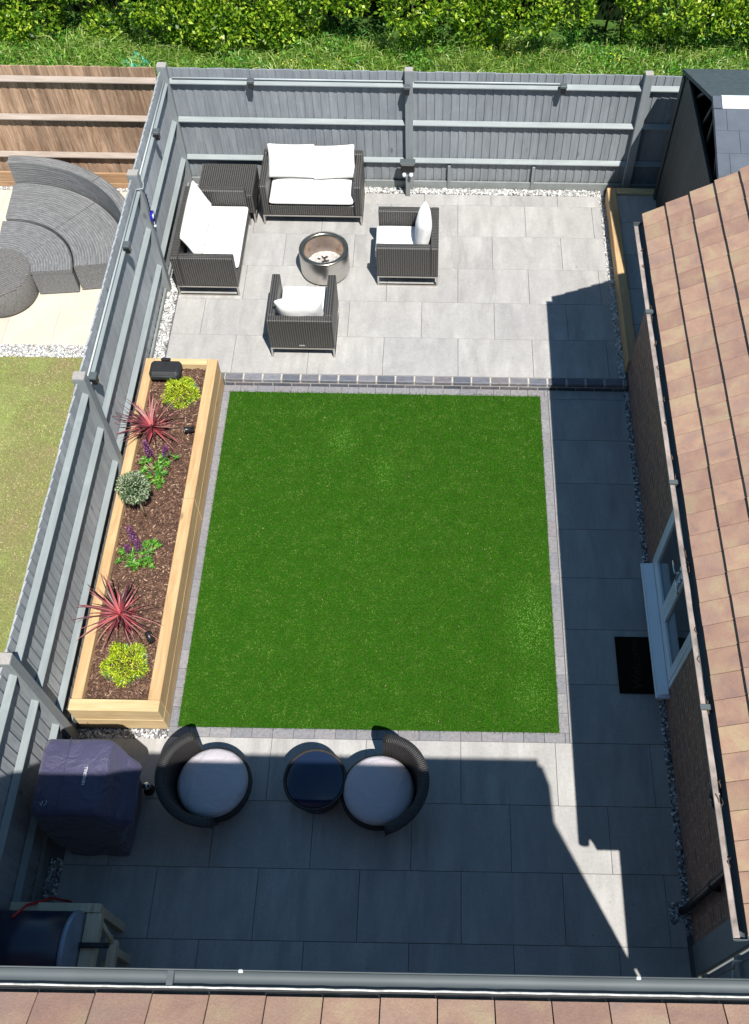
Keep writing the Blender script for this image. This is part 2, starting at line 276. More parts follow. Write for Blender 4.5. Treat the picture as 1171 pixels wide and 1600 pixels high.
plain('dark_void', (0.01, 0.011, 0.012), 0.9); plain('bead_pale', (0.5, 0.49, 0.46), 0.8, 0, 0.35, 25); plain('ring_steel', (0.36, 0.335, 0.28), 0.3, 1.0, 0.1, 5); plain('rattan_brown', (0.15, 0.145, 0.14), 0.8, 0, 0.4, 60, 0.3, 0.8); plain('gold_flower', (0.8, 0.65, 0.03), 0.6); plain('trunking', (0.36, 0.40, 0.41), 0.4, 0, 0.05); plain('wall_house', (0.42, 0.20, 0.13), 0.9, 0, 0.2, 8)
def mat_glass():
    t = NT('door_glass'); t.set((0.02, 0.025, 0.03), 0.02, 0, 1.0); t.b.inputs['IOR'].default_value = 1.9; M['glass'] = t.m
mat_glass()

# ---------------------------------------------------------------- mesh helpers
class MB:
    def __init__(s): s.v = []; s.f = []; s.sm = []
    def add(s, vs, fs, smooth=False):
        o = len(s.v); s.v += [tuple(x) for x in vs]; s.f += [tuple(i + o for i in f) for f in fs]; s.sm += [smooth] * len(fs)
        return s
    def box(s, x0, x1, y0, y1, z0, z1, mat=None):
        vs = [(x, y, z) for z in (z0, z1) for x, y in ((x0, y0), (x1, y0), (x1, y1), (x0, y1))]
        if mat is not None: vs = [mat @ Vector(v) for v in vs]
        return s.add(vs, [(3, 2, 1, 0), (4, 5, 6, 7), (0, 1, 5, 4), (1, 2, 6, 5), (2, 3, 7, 6), (3, 0, 4, 7)])
    def bev(s, x0, x1, y0, y1, z0, z1, b, mat=None):
        # chamfered box
        b = min(b, (x1 - x0) * .49, (y1 - y0) * .49, (z1 - z0) * .49); vs = []; idx = {}
        X = (x0, x1); Y = (y0, y1); Z = (z0, z1)
        for i in (0, 1):
            for j in (0, 1):
                for k in (0, 1):
                    sx = b if i == 0 else -b; sy = b if j == 0 else -b; sz = b if k == 0 else -b
                    for a in range(3):
                        p = [X[i] + (0 if a == 0 else sx), Y[j] + (0 if a == 1 else sy), Z[k] + (0 if a == 2 else sz)]
                        idx[(i, j, k, a)] = len(vs); vs.append(p)
        fs = []
        for a in range(3):
            o = [c for c in range(3) if c != a]
            for sgn in (0, 1):
                q = []
                for (m, n) in ((0, 0), (1, 0), (1, 1), (0, 1)):
                    ijk = [0, 0, 0]; ijk[a] = sgn; ijk[o[0]] = m; ijk[o[1]] = n; q.append(idx[tuple(ijk) + (a,)])
                fs.append(q)
        for a in range(3):      # edges along axis a
            o = [c for c in range(3) if c != a]
            for m in (0, 1):
                for n in (0, 1):
                    q = []
                    for (t, face) in ((0, o[0]), (1, o[0]), (1, o[1]), (0, o[1])):
                        ijk = [0, 0, 0]; ijk[a] = t; ijk[o[0]] = m; ijk[o[1]] = n; q.append(idx[tuple(ijk) + (face,)])
                    fs.append(q)
        for i in (0, 1):
            for j in (0, 1):
                for k in (0, 1): fs.append([idx[(i, j, k, a)] for a in range(3)])
        # orient outward
        c = Vector(((x0 + x1) / 2, (y0 + y1) / 2, (z0 + z1) / 2)); out = []
        for f in fs:
            p = [Vector(vs[q]) for q in f]; n = (p[1] - p[0]).cross(p[2] - p[0]); ctr = sum(p, Vector()) / len(p)
            out.append(f if n.dot(ctr - c) > 0 else f[::-1])
        if mat is not None: vs = [mat @ Vector(v) for v in vs]
        return s.add(vs, out)
    def prism(s, poly, h0, h1, axis='z', mat=None):
        n = len(poly)
        def P(a, b, h): return {'z': (a, b, h), 'y': (a, h, b), 'x': (h, a, b)}[axis]
        vs = [P(a, b, h0) for a, b in poly] + [P(a, b, h1) for a, b in poly]
        if mat is not None: vs = [mat @ Vector(v) for v in vs]
        return s.add(vs, [tuple(range(n))[::-1], tuple(range(n, 2 * n))] + [(i, (i + 1) % n, (i + 1) % n + n, i + n) for i in range(n)])
    def tube(s, pts, r, n=8, caps=True):
        pts = [Vector(p) for p in pts]; rs = r if isinstance(r, (list, tuple)) else [r] * len(pts); vs = []; fs = []; up = None
        for i, p in enumerate(pts):
            d = (pts[min(i + 1, len(pts) - 1)] - pts[max(i - 1, 0)]).normalized()
            if up is None: up = d.orthogonal().normalized()
            up = (up - d * up.dot(d)); up = up.normalized() if up.length > 1e-6 else d.orthogonal().normalized(); sd_ = d.cross(up)
            for k in range(n):
                a = 2 * math.pi * k / n; vs.append(p + (up * math.cos(a) + sd_ * math.sin(a)) * rs[i])
        for i in range(len(pts) - 1):
            for k in range(n): fs.append((i * n + k, i * n + (k + 1) % n, (i + 1) * n + (k + 1) % n, (i + 1) * n + k))
        if caps: fs += [tuple(range(n))[::-1], tuple(range((len(pts) - 1) * n, len(pts) * n))]
        return s.add(vs, fs, True)
    def lathe(s, prof, n=48, c=(0, 0), a0=0.0, a1=2 * math.pi, closed_prof=False, smooth=True, rfun=None):
        full = abs(a1 - a0 - 2 * math.pi) < 1e-6; m = n if full else n + 1; vs = []; fs = []
        for i in range(m):
            a = a0 + (a1 - a0) * i / n
            for r, z in prof:
                if rfun: r, z = rfun(r, z, a)
                vs.append((c[0] + r * math.cos(a), c[1] + r * math.sin(a), z))
        k = len(prof)
        for i in range(n):
            for j in range(k if closed_prof else k - 1):
                i2 = (i + 1) % m; j2 = (j + 1) % k; fs.append((i * k + j, i2 * k + j, i2 * k + j2, i * k + j2))
        if closed_prof and not full: fs += [tuple(range(k)), tuple(range((m - 1) * k, m * k))[::-1]]
        return s.add(vs, fs, smooth)
    def build(s, name, mat, parent=None, bevel=0, sub=0, fix=True):
        me = bpy.data.meshes.new(name); me.from_pydata(s.v, [], s.f)
        me.polygons.foreach_set('use_smooth', s.sm)
        if fix:
            bm = bmesh.new(); bm.from_mesh(me); bmesh.ops.recalc_face_normals(bm, faces=bm.faces); bm.to_mesh(me); bm.free()
        me.materials.append(M[mat] if isinstance(mat, str) else mat)
        o = bpy.data.objects.new(name, me); C.objects.link(o)
        if parent: o.parent = parent
        if bevel: b = o.modifiers.new('bevel', 'BEVEL'); b.width = bevel; b.segments = 2; b.limit_method = 'ANGLE'
        if sub: q = o.modifiers.new('sub', 'SUBSURF'); q.levels = sub; q.render_levels = sub
        return o
def npmesh(name, V, F, mat, parent=None, smooth=False):
    me = bpy.data.meshes.new(name); k = F.shape[1]
    me.vertices.add(len(V)); me.vertices.foreach_set('co', V.astype(np.float32).ravel())
    me.loops.add(F.size); me.loops.foreach_set('vertex_index', F.astype(np.int32).ravel())
    me.polygons.add(len(F)); me.polygons.foreach_set('loop_start', np.arange(0, F.size, k, dtype=np.int32))
    if smooth: me.polygons.foreach_set('use_smooth', np.ones(len(F), bool))
    me.update(calc_edges=True); me.validate()
    me.materials.append(M[mat]); o = bpy.data.objects.new(name, me); C.objects.link(o)
    if parent: o.parent = parent
    return o
def tag(o, label=None, cat=None, group=None, kind=None):
    if label: o['label'] = label
    if cat: o['category'] = cat
    if group: o['group'] = group
    if kind: o['kind'] = kind
    return o
def thing(name, loc=(0, 0, 0), rz=0, label=None, cat=None, group=None):
    o = bpy.data.objects.new(name, None); C.objects.link(o); o.location = loc; o.rotation_euler = (0, 0, rz); o.empty_display_size = 0.2
    return tag(o, label, cat, group)
def copy_tree(o, parent=None):
    c = o.copy(); C.objects.link(c); c.parent = parent
    for ch in list(o.children): copy_tree(ch, c)
    return c
def unit(a): return a / np.maximum(np.linalg.norm(a, axis=1, keepdims=True), 1e-9)
def leaves(P, D, L, W, rng, bend=0.25):
    """diamond leaves: base P, direction D, length L, width W -> two quads folded as one island (4 verts, 1 quad)"""
    D = unit(D); n = len(P); S = unit(np.cross(D, unit(rng.normal(size=(n, 3))))); U = np.cross(S, D)
    L = L[:, None]; W = W[:, None]
    a = P; b = P + D * L * .45 + S * W * .5 + U * L * bend * .3; c = P + D * L; d = P + D * L * .45 - S * W * .5 + U * L * bend * .3
    V = np.stack([a, b, c, d], 1).reshape(-1, 3); F = np.arange(n * 4).reshape(-1, 4)
    return V, F
def blades(P, D, L, W, rng, droop=0.5):
    """tapered bent blades, 2 segments: 5 verts, quad+tri -> use 2 quads w/ 6 verts"""
    D = unit(D); n = len(P); S = unit(np.cross(D, unit(rng.normal(size=(n, 3)) * [1, 1, .2]))); L = L[:, None]; W = W[:, None]
    m = P + D * L * .55; h = D.copy(); h[:, 2] = 0; h = h + rng.normal(size=(n, 3)) * [.2, .2, 0]
    t = m + D * L * .45 * (1 - droop * .5) + h * L * droop * .5 - np.array([0, 0, 1.]) * L * droop * .25
    V = np.stack([P - S * W * .5, P + S * W * .5, m + S * W * .42, m - S * W * .42, t + S * W * .06, t - S * W * .06], 1).reshape(-1, 3)
    b = np.arange(n)[:, None] * 6; F = np.concatenate([b + [0, 1, 2, 3], b + [3, 2, 4, 5]], 1).reshape(-1, 4)
    return V, F
def pebbles(P, r, rng, flat=0.6):
    n = len(P); oc = np.array([[1, 0, 0], [0, 1, 0], [-1, 0, 0], [0, -1, 0], [0, 0, 1], [0, 0, -1], ], float)
    # chamfered: use 14-vert rhombic-ish = cube corners + octahedron
    cu = np.array([[x, y, z] for x in (-.68, .68) for y in (-.68, .68) for z in (-.68, .68)])
    base = np.concatenate([oc, cu]); tri = []
    for fx, ax, sg in ((0, 0, 1), (2, 0, -1), (1, 1, 1), (3, 1, -1), (4, 2, 1), (5, 2, -1)):
        ids = [6 + i for i, c in enumerate(cu) if c[ax] * sg > 0]; o = [a for a in range(3) if a != ax]
        ids.sort(key=lambda q: math.atan2(base[q][o[1]], base[q][o[0]]))
        for i in range(4): tri.append((fx, ids[i], ids[(i + 1) % 4]))
    tri = np.array(tri)
    A = rng.uniform(0, 2 * np.pi, n); sc = rng.uniform(.65, 1.25, (n, 3)) * [1, 1, flat]
    V = base[None] * sc[:, None] * r[:, None, None]; V = V * rng.uniform(.85, 1.15, (n, len(base), 1))
    c, s = np.cos(A)[:, None], np.sin(A)[:, None]; x = V[..., 0] * c - V[..., 1] * s; y = V[..., 0] * s + V[..., 1] * c
    V = np.stack([x, y, V[..., 2]], -1) + P[:, None]
    F = (tri[None] + (np.arange(n) * len(base))[:, None, None]).reshape(-1, 3)
    return V.reshape(-1, 3), F
ZP = 0.0916   # upper patio height

# ================================================================ THE SETTING
MB().add([(-60, -60, -0.06), (60, -60, -0.06), (60, 60, -0.06), (-60, 60, -0.06)], [(0, 1, 2, 3)]).build('ground', 'ground_earth')['kind'] = 'structure'
def slabs(name, rows, z, base_box, zb):
    m = MB()
    for (y0, y1, edges) in rows:
        for x0, x1 in zip(edges[:-1], edges[1:]):
            dz = rnd.uniform(-0.0006, 0.0006)
            m.bev(x0 + .0022, x1 - .0022, y0 + .0022, y1 - .0022, z - .02 + dz, z + dz, .0015)
    o = m.build(name, 'slab', fix=False); tag(o, kind='structure')
    b = MB().box(*base_box, zb, z - .008).build(name + '_bed', 'joint'); tag(b, kind='structure'); return o
def clip_edges(ph, x0, x1):
    e = [x0]; k = math.ceil((x0 - ph) / 0.9)
    while ph + k * 0.9 < x1 - 0.02:
        if ph + k * 0.9 > x0 + 0.02: e.append(ph + k * 0.9)
        k += 1
    return e + [x1]
rows = []
for j in range(0, 6):
    y1 = -0.6 * j; y0 = max(y1 - 0.6, -3.1)
    rows.append((y0, y1, clip_edges(0.0 if j % 2 == 0 else 0.45, -3.55, 1.945)))
for j in range(0, 8):
    y0 = 0.6 * j; y1 = min(y0 + 0.6, 4.335); rows.append((y0, y1, [1.045, 1.945]))
slabs('lower_patio', rows, 0.0, (-3.70, 2.0, -3.1, 4.335), -0.05)
rows = []
for j in range(0, 6):
    y0 = 4.449 + 0.6 * j; y1 = min(y0 + 0.6, 7.665)
    rows.append((y0, y1, clip_edges(-0.0246 if j % 2 == 0 else 0.4254, -3.53, 1.90)))
slabs('upper_patio', rows, ZP, (-3.70, 2.0, 4.36, 7.84), -0.05)
# brick edging round the lawn
m = MB()
def run_x(y0, y1, xa, xb, z):
    x = xa
    while x < xb - 0.02:
        x2 = min(x + 0.2, xb); m.bev(x + .0015, x2 - .0015, y0 + .0015, y1 - .0015, z - .05, z + rnd.uniform(-.001, .001), .003); x = x2
def run_y(x0, x1, ya, yb, z):
    y = ya
    while y < yb - 0.02:
        y2 = min(y + 0.2, yb); m.bev(x0 + .0015, x1 - .0015, y + .0015, y2 - .0015, z - .05, z + rnd.uniform(-.001, .001), .003); y = y2
run_x(0.0, 0.1, -2.80, 1.04, .002); run_x(4.235, 4.335, -2.80, 1.04, .002); run_y(-2.80, -2.715, 0.1, 4.235, .002); run_y(0.945, 1.04, 0.1, 4.235, .002)
tag(m.build('brick_edging', 'edging', fix=False), kind='structure')
# brick step
st = MB(); x = -2.79
while x < 1.95:
    x2 = min(x + 0.225, 1.97); st.bev(x + .005, x2 - .005, 4.350, 4.446, ZP - .052, ZP + .001 + rnd.uniform(-.001, .001), .010); x = x2
x = -2.79 - 0.11
while x < 1.95:
    x2 = min(x + 0.225, 1.97); a = max(x, -2.79); st.bev(a + .005, x2 - .005, 4.352, 4.446, ZP - .15, ZP - .062, .004); x = x2
tag(st.build('brick_step', 'coping', fix=False), kind='structure')
tag(MB().box(-2.79, 1.97, 4.3555, 4.444, -.05, ZP - .004).build('step_mortar', 'mortar'), kind='structure')
# lawn
MB().box(-2.715, 0.945, 0.1, 4.235, -0.05, 0.002).build('lawn', 'turf_base')['kind'] = 'structure'
N = 150000
P = np.c_[nr.uniform(-2.725, 0.955, N), nr.uniform(0.085, 4.25, N), np.zeros(N)]
D = np.c_[nr.normal(0, .55, N), nr.normal(-.25, .55, N), np.ones(N)]
V, F = blades(P, D, nr.uniform(.016, .030, N), nr.uniform(.003, .0055, N), nr, .6)
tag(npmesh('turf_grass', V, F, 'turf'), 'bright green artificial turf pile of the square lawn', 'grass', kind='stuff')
# gravel strips
def gravel(name, rects, mat, z, r, dens, label, base='joint'):
    Ps = []
    for (x0, x1, y0, y1) in rects:
        n = int((x1 - x0) * (y1 - y0) * dens); Ps.append(np.c_[nr.uniform(x0, x1, n), nr.uniform(y0, y1, n), nr.uniform(z - r * .3, z + r * .7, n)])
    P = np.concatenate(Ps); V, F = pebbles(P, nr.uniform(r * .6, r * 1.25, len(P)), nr)
    o = npmesh(name, V, F, mat); tag(o, label, 'gravel', kind='stuff'); return o
gravel('white_gravel', [(-3.60, 1.92, 7.675, 7.78), (-3.68, -3.55, 4.42, 7.7), (1.895, 1.965, 4.46, 7.68)], 'white_pebble', ZP - .004, .013, 6800, 'white pebble border around the upper patio by the fences')
gravel('pale_gravel', [(-3.66, -3.55, -3.0, -1.15), (1.945, 1.998, -1.70, 4.33), (1.82, 1.95, -1.60, -1.43), (-3.58, -2.8, -0.02, 0.06), (-3.7, -3.5, -.45, .05)], 'slate_pebble', -.002, .013, 6500, 'grey and white chippings along the lower patio edges')
# neighbour's ground
m = MB(); y = 4.92
while y < 7.72:
    x = -3.80 - (0.45 if int((y - 4.92) / .6 + .5) % 2 else 0.0)
    xs = [-3.80]
    while x > -9: 
        x -= 0.6
        xs.append(x)
    for a, b in zip(xs[1:], xs[:-1]): m.bev(a + .002, b - .002, y + .002, min(y + .6, 7.72) - .002, -.04, 0, .002)
    y += 0.6
tag(m.build('neighbour_patio', 'cream', fix=False), kind='structure')
tag(MB().box(-9, -3.80, 4.66, 7.8, -.05, -.006).build('neighbour_patio_bed', 'cream'), kind='structure')
gravel('neighbour_gravel', [(-7.2, -3.80, 4.72, 4.91), (-7.2, -3.80, 7.72, 7.80)], 'white_pebble', .002, .012, 7000, 'white pebbles edging the cream patio next door')
tag(MB().box(-12, -3.80, -4, 4.72, -.05, -.002).build('neighbour_lawn', 'dry_lawn'), kind='structure')
N = 60000; P = np.c_[nr.uniform(-5.8, -3.80, N), nr.uniform(-.5, 4.74, N), np.zeros(N)]; D = np.c_[nr.normal(0, .7, N), nr.normal(0, .7, N), np.ones(N)]
t = NT('dry_blade'); a_ = t.noise(t.coord(), 1.5, 7, 0.8, 0.4); i_ = t.island()
t.set(t.mix(t.ramp(a_, [(0.40, (0,) * 3), (0.58, (1,) * 3)]), t.ramp(i_, [(0, (0.27, 0.20, 0.10)), (0.6, (0.42, 0.32, 0.17)), (1, (0.6, 0.5, 0.3))]), t.ramp(i_, [(0, (0.17, 0.24, 0.03)), (0.6, (0.27, 0.36, 0.05)), (1, (0.5, 0.52, 0.16))])), 0.8); M['dry_blade'] = t.m
V, F = blades(P, D, nr.uniform(.012, .03, N), nr.uniform(.003, .006, N), nr, .6)
tag(npmesh('dry_grass', V, F, 'dry_blade'), 'short patchy yellow green grass of the lawn next door', 'grass', kind='stuff')

for k_ in range(1):
    N = 70; P = np.concatenate([np.c_[nr.uniform(-3.4, 1.8, N), nr.uniform(4.6, 7.6, N), np.full(N, ZP + .004)], np.c_[nr.uniform(-3.4, 1.8, N), nr.uniform(-2.4, -.05, N), np.full(N, .004)], np.c_[nr.uniform(-2.7, .9, 40), nr.uniform(.1, 4.2, 40), np.full(40, .03)]])
    D = np.c_[nr.normal(0, 1, (len(P), 2)), np.full(len(P), .12)]; V, F = leaves(P, D, nr.uniform(.008, .024, len(P)), nr.uniform(.005, .012, len(P)), nr)
    mat_leaf('fallen_leaf', [(0, (0.10, 0.06, 0.03)), (0.6, (0.30, 0.22, 0.10)), (1, (0.55, 0.5, 0.4))], 0); tag(npmesh('fallen_leaves', V, F, 'fallen_leaf'), 'tiny dry leaf scraps scattered on the slabs and lawn', 'leaf litter', kind='stuff')
# ================================================================ FENCES
FY = 7.83; FX = -3.72; FH = 1.80
def arris(m, a0, a1, z, face, axis, sgn, dep=.052, hh=.043):
    # triangular rail, flat side on boards
    if axis == 'x': m.prism([(face, z - hh), (face + sgn * dep, z - .006), (face + sgn * dep, z + .006), (face, z + hh)], a0, a1, 'x')
    else: m.prism([(face, z - hh), (face + sgn * dep, z - .006), (face + sgn * dep, z + .006), (face, z + hh)], a0, a1, 'y')
def boards_x(m, x0, x1, y, z0, z1, wv=.105):
    x = x0; k = 0
    while x < x1 - .01:
        x2 = min(x + wv, x1); zt = z1 + rnd.uniform(-.006, .006)
        m.add([(x, y, z0), (x2 + .008, y - .0, z0), (x2 + .008, y + .008, z0), (x, y + .022, z0), (x, y - .010, zt), (x2 + .008, y - .0, zt), (x2 + .008, y + .008, zt), (x, y + .022, zt)] if False else
              [(x, y - .014, z0), (x2, y - .002, z0), (x2, y + .008, z0), (x, y + .008, z0), (x, y - .014, zt), (x2, y - .002, zt), (x2, y + .008, zt), (x, y + .008, zt)],
              [(3, 2, 1, 0), (4, 5, 6, 7), (0, 1, 5, 4), (1, 2, 6, 5), (2, 3, 7, 6), (3, 0, 4, 7)]); x = x2
def boards_y(m, y0, y1, x, z0, z1, wv=.105):
    y = y0
    while y < y1 - .01:
        y2 = min(y + wv, y1); zt = z1 + rnd.uniform(-.006, .006)
        m.add([(x + .002, y, z0), (x + .014, y2, z0), (x - .008, y2, z0), (x - .008, y, z0), (x + .002, y, zt), (x + .014, y2, zt), (x - .008, y2, zt), (x - .008, y, zt)],
              [(3, 2, 1, 0), (4, 5, 6, 7), (0, 1, 5, 4), (1, 2, 6, 5), (2, 3, 7, 6), (3, 0, 4, 7)]); y = y2
RZ = (1.63, 1.09, 0.52)
bf = thing('back_fence', (0, 0, 0), 0, 'grey painted closeboard fence across the far end of the patio', 'fence')
posts = [-3.70, -0.68, 2.25]
for x in (-0.68, 2.25):
    MB().bev(x - .05, x + .05, FY - .092, FY - .004, -.05, 1.86, .004).build('post', 'grey_post', bf)
    MB().box(x - .049, x + .049, FY - .091, FY - .005, 1.8605, 1.868).build('post_top', 'post_top', bf)
for a, b in ((-3.64, -0.73), (-0.63, 2.20), (2.30, 5.2)):
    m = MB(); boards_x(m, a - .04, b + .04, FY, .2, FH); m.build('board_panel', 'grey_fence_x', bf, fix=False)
    for z in RZ:
        m = MB(); arris(m, a, b, z, FY - .016, 'x', -1); m.build('rail', 'grey_rail', bf)
    MB().bev(a, b, FY - .045, FY - .018, .02, .205, .003).build('gravel_board', 'grey_rail', bf)
for x in (-2.2, -.15, .98):
    MB().bev(x - .02, x + .02, FY - .062, FY - .018, .02, .47, .003).build('batten', 'grey_post', bf)
m = MB()
for a, b in ((-3.6, -0.75), (-0.61, 1.2)): m.tube([(a, FY - .035, 1.69), (b, FY - .035, 1.69)], .011, 6)
m.build('cable_trunking', 'trunking', bf)
lf = thing('side_fence', (0, 0, 0), 0, 'grey painted closeboard fence along the left boundary beside the planter', 'fence')
lp = [7.79, 5.80, 2.87, -0.05, -3.0]
for y in lp:
    MB().bev(FX - .03, FX + .085, y - .05, y + .05, -.05, 1.86, .004).build('post', 'grey_post', lf)
    MB().box(FX - .029, FX + .084, y - .049, y + .049, 1.8605, 1.868).build('post_top', 'post_top', lf)
for b, a in zip(lp[:-1], lp[1:]):
    m = MB(); boards_y(m, a + .0, b - .0, FX, .15, FH); m.build('board_panel', 'grey_fence_brightened', lf, fix=False)
    for z in RZ:
        m = MB(); arris(m, a + .05, b - .05, z, FX + .016, 'y', 1); m.build('rail', 'grey_rail_y', lf)
    MB().bev(FX + .018, FX + .045, a + .05, b - .05, .0, .16, .003).build('gravel_board', 'grey_rail_y', lf)
m = MB()
for b, a in ((7.72, 5.87), (5.73, 2.94)): m.tube([(FX + .035, a, 1.69), (FX + .035, b, 1.69)], .011, 6)
m.tube([(FX + .035, 5.87, 1.69), (FX + .10, 5.85, 1.69), (FX + .105, 5.76, 1.68), (FX + .035, 5.73, 1.69)], .006, 6)
m.build('cable_trunking', 'trunking', lf)
nf = thing('brown_fence', (0, 0, 0), 0, 'unpainted brown timber fence behind the neighbour\'s rattan daybed', 'fence')
m = MB(); boards_x(m, -8.2, -3.80, FY, .22, FH, .11); m.build('board_panel', 'brown_fence', nf, fix=False)
for z in RZ: m = MB(); arris(m, -8.2, -3.80, z, FY - .016, 'x', -1, .06, .045); m.build('rail', 'brown_rail', nf)
MB().bev(-8.2, -3.80, FY - .05, FY - .018, .10, .245, .003).build('gravel_board', 'brown_board', nf)
MB().bev(-8.2, -3.80, FY - .055, FY - .02, -.04, .095, .003).build('gravel_board', 'brown_board', nf)

# ================================================================ GARAGE (right)
ga = thing('garage', (2.0, 1.2, 0), 0, 'low brick outbuilding with pink and brown tiled roof along the right edge', 'building')
TP = math.tan(R(34.15)); CP = math.cos(R(34.15)); GX0 = 1.752; GZ0 = 2.41
gx, gy = 2.0, 1.2
def L(m): return m  # geometry given in world coords; parent offset removed below
def wbuild(mb, name, mat, root, **k):
    ox, oy, oz = root.matrix_world.translation if False else root.location
    mb.v = [(x - ox, y - oy, z - oz) for x, y, z in mb.v]; return mb.build(name, mat, root, **k)
m = MB(); DY0, DY1 = 0.47, 1.91
m.box(2.0, 2.25, -1.77, DY0, -.05, 2.42); m.box(2.0, 2.25, DY1, 4.55, -.05, 2.42); m.box(2.0, 2.25, DY0, DY1, 2.16, 2.42); m.box(2.0, 2.25, DY0, DY1, -.05, .165)
m.prism([(2.25, -.05), (6.5, -.05), (6.5, 2.42), (4.4, 3.85), (2.25, 2.42)], 4.30, 4.55, 'y'); m.prism([(2.25, -.05), (6.5, -.05), (6.5, 2.42), (4.4, 3.85), (2.25, 2.42)], -1.77, -1.52, 'y'); m.box(6.5, 6.75, -1.77, 4.55, -.05, 2.42)
wbuild(m, 'wall', 'brick', ga)
def tiled_roof(m, along, up, origin, n_along, n_up, wt, gauge, pitch, thick=.022, lap=.05):
    # along: unit vector of the eave, up: horizontal unit vector towards ridge
    al = Vector(along); uh = Vector(up); sl = (uh * math.cos(pitch) + Vector((0, 0, 1)) * math.sin(pitch)); nrm = al.cross(sl)
    if nrm.z < 0: nrm = -nrm
    o = Vector(origin)
    for j in range(n_up):
        for i in range(n_along):
            jit = rnd.uniform(-.002, .002); lift = rnd.uniform(0, .0015)
            p0 = o + al * (i * wt + .0025) + sl * (j * gauge + jit) + nrm * (thick + lift)
            a = al * (wt - .005); b = sl * (gauge + lap) - nrm * (thick + .002)
            f = thick - .003
            vs = [p0, p0 + a, p0 + a + b, p0 + b]; vs = [v - nrm * f for v in vs] + vs
            # slightly rounded leading edge
            m.add(vs, [(0, 1, 2, 3), (4, 5, 6, 7), (0, 1, 5, 4), (1, 2, 6, 5), (2, 3, 7, 6), (3, 0, 4, 7)])
GAU = 0.205 / CP
m = MB(); tiled_roof(m, (0, 1, 0), (1, 0, 0), (GX0, -2.11, GZ0 - .02), 34, 13, 0.198, GAU, R(34.15), .030)
rf = wbuild(m, 'roof', 'tile', ga, fix=True)
m = MB()    # deck below the tiles
m.add([(1.70 + .06, -2.08, GZ0 - .035), (4.4, -2.08, GZ0 - .035 + 2.64 * TP), (4.4, 4.58, GZ0 - .035 + 2.64 * TP), (1.76, 4.58, GZ0 - .035),
       (1.76, -2.08, GZ0 - .10), (4.4, -2.08, GZ0 - .10 + 2.64 * TP), (4.4, 4.58, GZ0 - .10 + 2.64 * TP), (1.76, 4.58, GZ0 - .10)], [(0, 1, 2, 3), (7, 6, 5, 4), (0, 4, 5, 1), (1, 5, 6, 2), (2, 6, 7, 3), (3, 7, 4, 0)])
m.add([(4.4, -2.08, 4.15), (7.1, -2.08, 2.35), (7.1, 4.58, 2.35), (4.4, 4.58, 4.15), (4.4, -2.08, 4.05), (7.1, -2.08, 2.25), (7.1, 4.58, 2.25), (4.4, 4.58, 4.05)], [(0, 1, 2, 3), (7, 6, 5, 4), (0, 4, 5, 1), (1, 5, 6, 2), (2, 6, 7, 3), (3, 7, 4, 0)])
wbuild(m, 'roof_deck', 'underlay', ga)
m = MB(); m.box(1.765, 1.785, -2.08, 4.58, 2.17, GZ0 - .02); wbuild(m, 'fascia', 'black_rough', ga)
m = MB(); m.box(1.785, 2.0, -2.08, 4.55, 2.17, 2.19); wbuild(m, 'soffit', 'black_rough', ga)
def gutter(m_out, m_in, c0, c1, axis, cx, cz, r):
    n = 12; po = []; pi = []
    for k in range(n + 1):
        a = math.pi + math.pi * k / n; po.append((cx + r * math.cos(a), cz + r * math.sin(a))); pi.append((cx + (r - .004) * math.cos(a), cz + (r - .004) * math.sin(a)))
    for pts, mm, t in ((po, m_out, 0), (pi, m_in, 1)):
        vs = []
        for h in (c0, c1):
            vs += [((a, h, b) if axis == 'y' else (h, a, b)) for a, b in pts]
        mm.add(vs, [(i, i + 1, i + n + 2, i + n + 1) for i in range(n)], True)
    # rolled lips
    for a in (cx - r, cx + r):
        pts = [((a, h, cz) if axis == 'y' else (h, a, cz)) for h in (c0, c1)]; m_out.tube(pts, .003, 6)
mo, mi = MB(), MB(); gutter(mo, MB(), -2.12, 4.56, 'y', 1.70, 2.36, .048); vv = []; yy_ = -2.115
while yy_ < 4.555: vv.append(yy_); yy_ += .04
mi.add([p for q in vv for p in ((1.658, q, 2.338), (1.698 + .003 * math.sin(q * 5) + .002 * math.sin(q * 17), q, 2.337))], [(2 * i, 2 * i + 1, 2 * i + 3, 2 * i + 2) for i in range(len(vv) - 1)])
for yy in (-2.12, 4.56): mo.prism([(1.70 + .048 * math.cos(math.pi + math.pi * k / 10), 2.36 + .048 * math.sin(math.pi + math.pi * k / 10)) for k in range(11)], yy - .003, yy + .003, 'y')
for yy in (-.55, 1.42, 3.35): mo.prism([(1.70 + .053 * math.cos(math.pi + math.pi * k / 10), 2.36 + .053 * math.sin(math.pi + math.pi * k / 10)) for k in range(11)], yy - .02, yy + .02, 'y')
gt = wbuild(mo, 'gutter', 'gutter_grey', ga, fix=False)
mi.v = [(x - 2.0, y - 1.2, z) for x, y, z in mi.v]; mi.build('gutter_lining', 'gutter_inside', gt, fix=False)
m = MB()
for i in range(26):
    y = rnd.uniform(-1.9, 4.3); x = 1.70 + rnd.uniform(-.015, .02); m.tube([(x, y, 2.338), (x + rnd.uniform(-.02, .02), y + .03, 2.345), (x + rnd.uniform(-.02, .02), y + .06, 2.340)], .004, 5)
m.v = [(x - 2.0, y - 1.2, z) for x, y, z in m.v]; m.build('leaf_litter', 'bark_brown', gt)['kind'] = 'stuff'
m = MB(); m.tube([(1.706, -1.16, 2.32), (1.706, -1.16, 2.20), (1.72, -1.18, 2.14), (1.90, -1.42, 1.98), (1.945, -1.5, 1.90), (1.945, -1.5, .06), (1.92, -1.5, .0)], .034, 14)
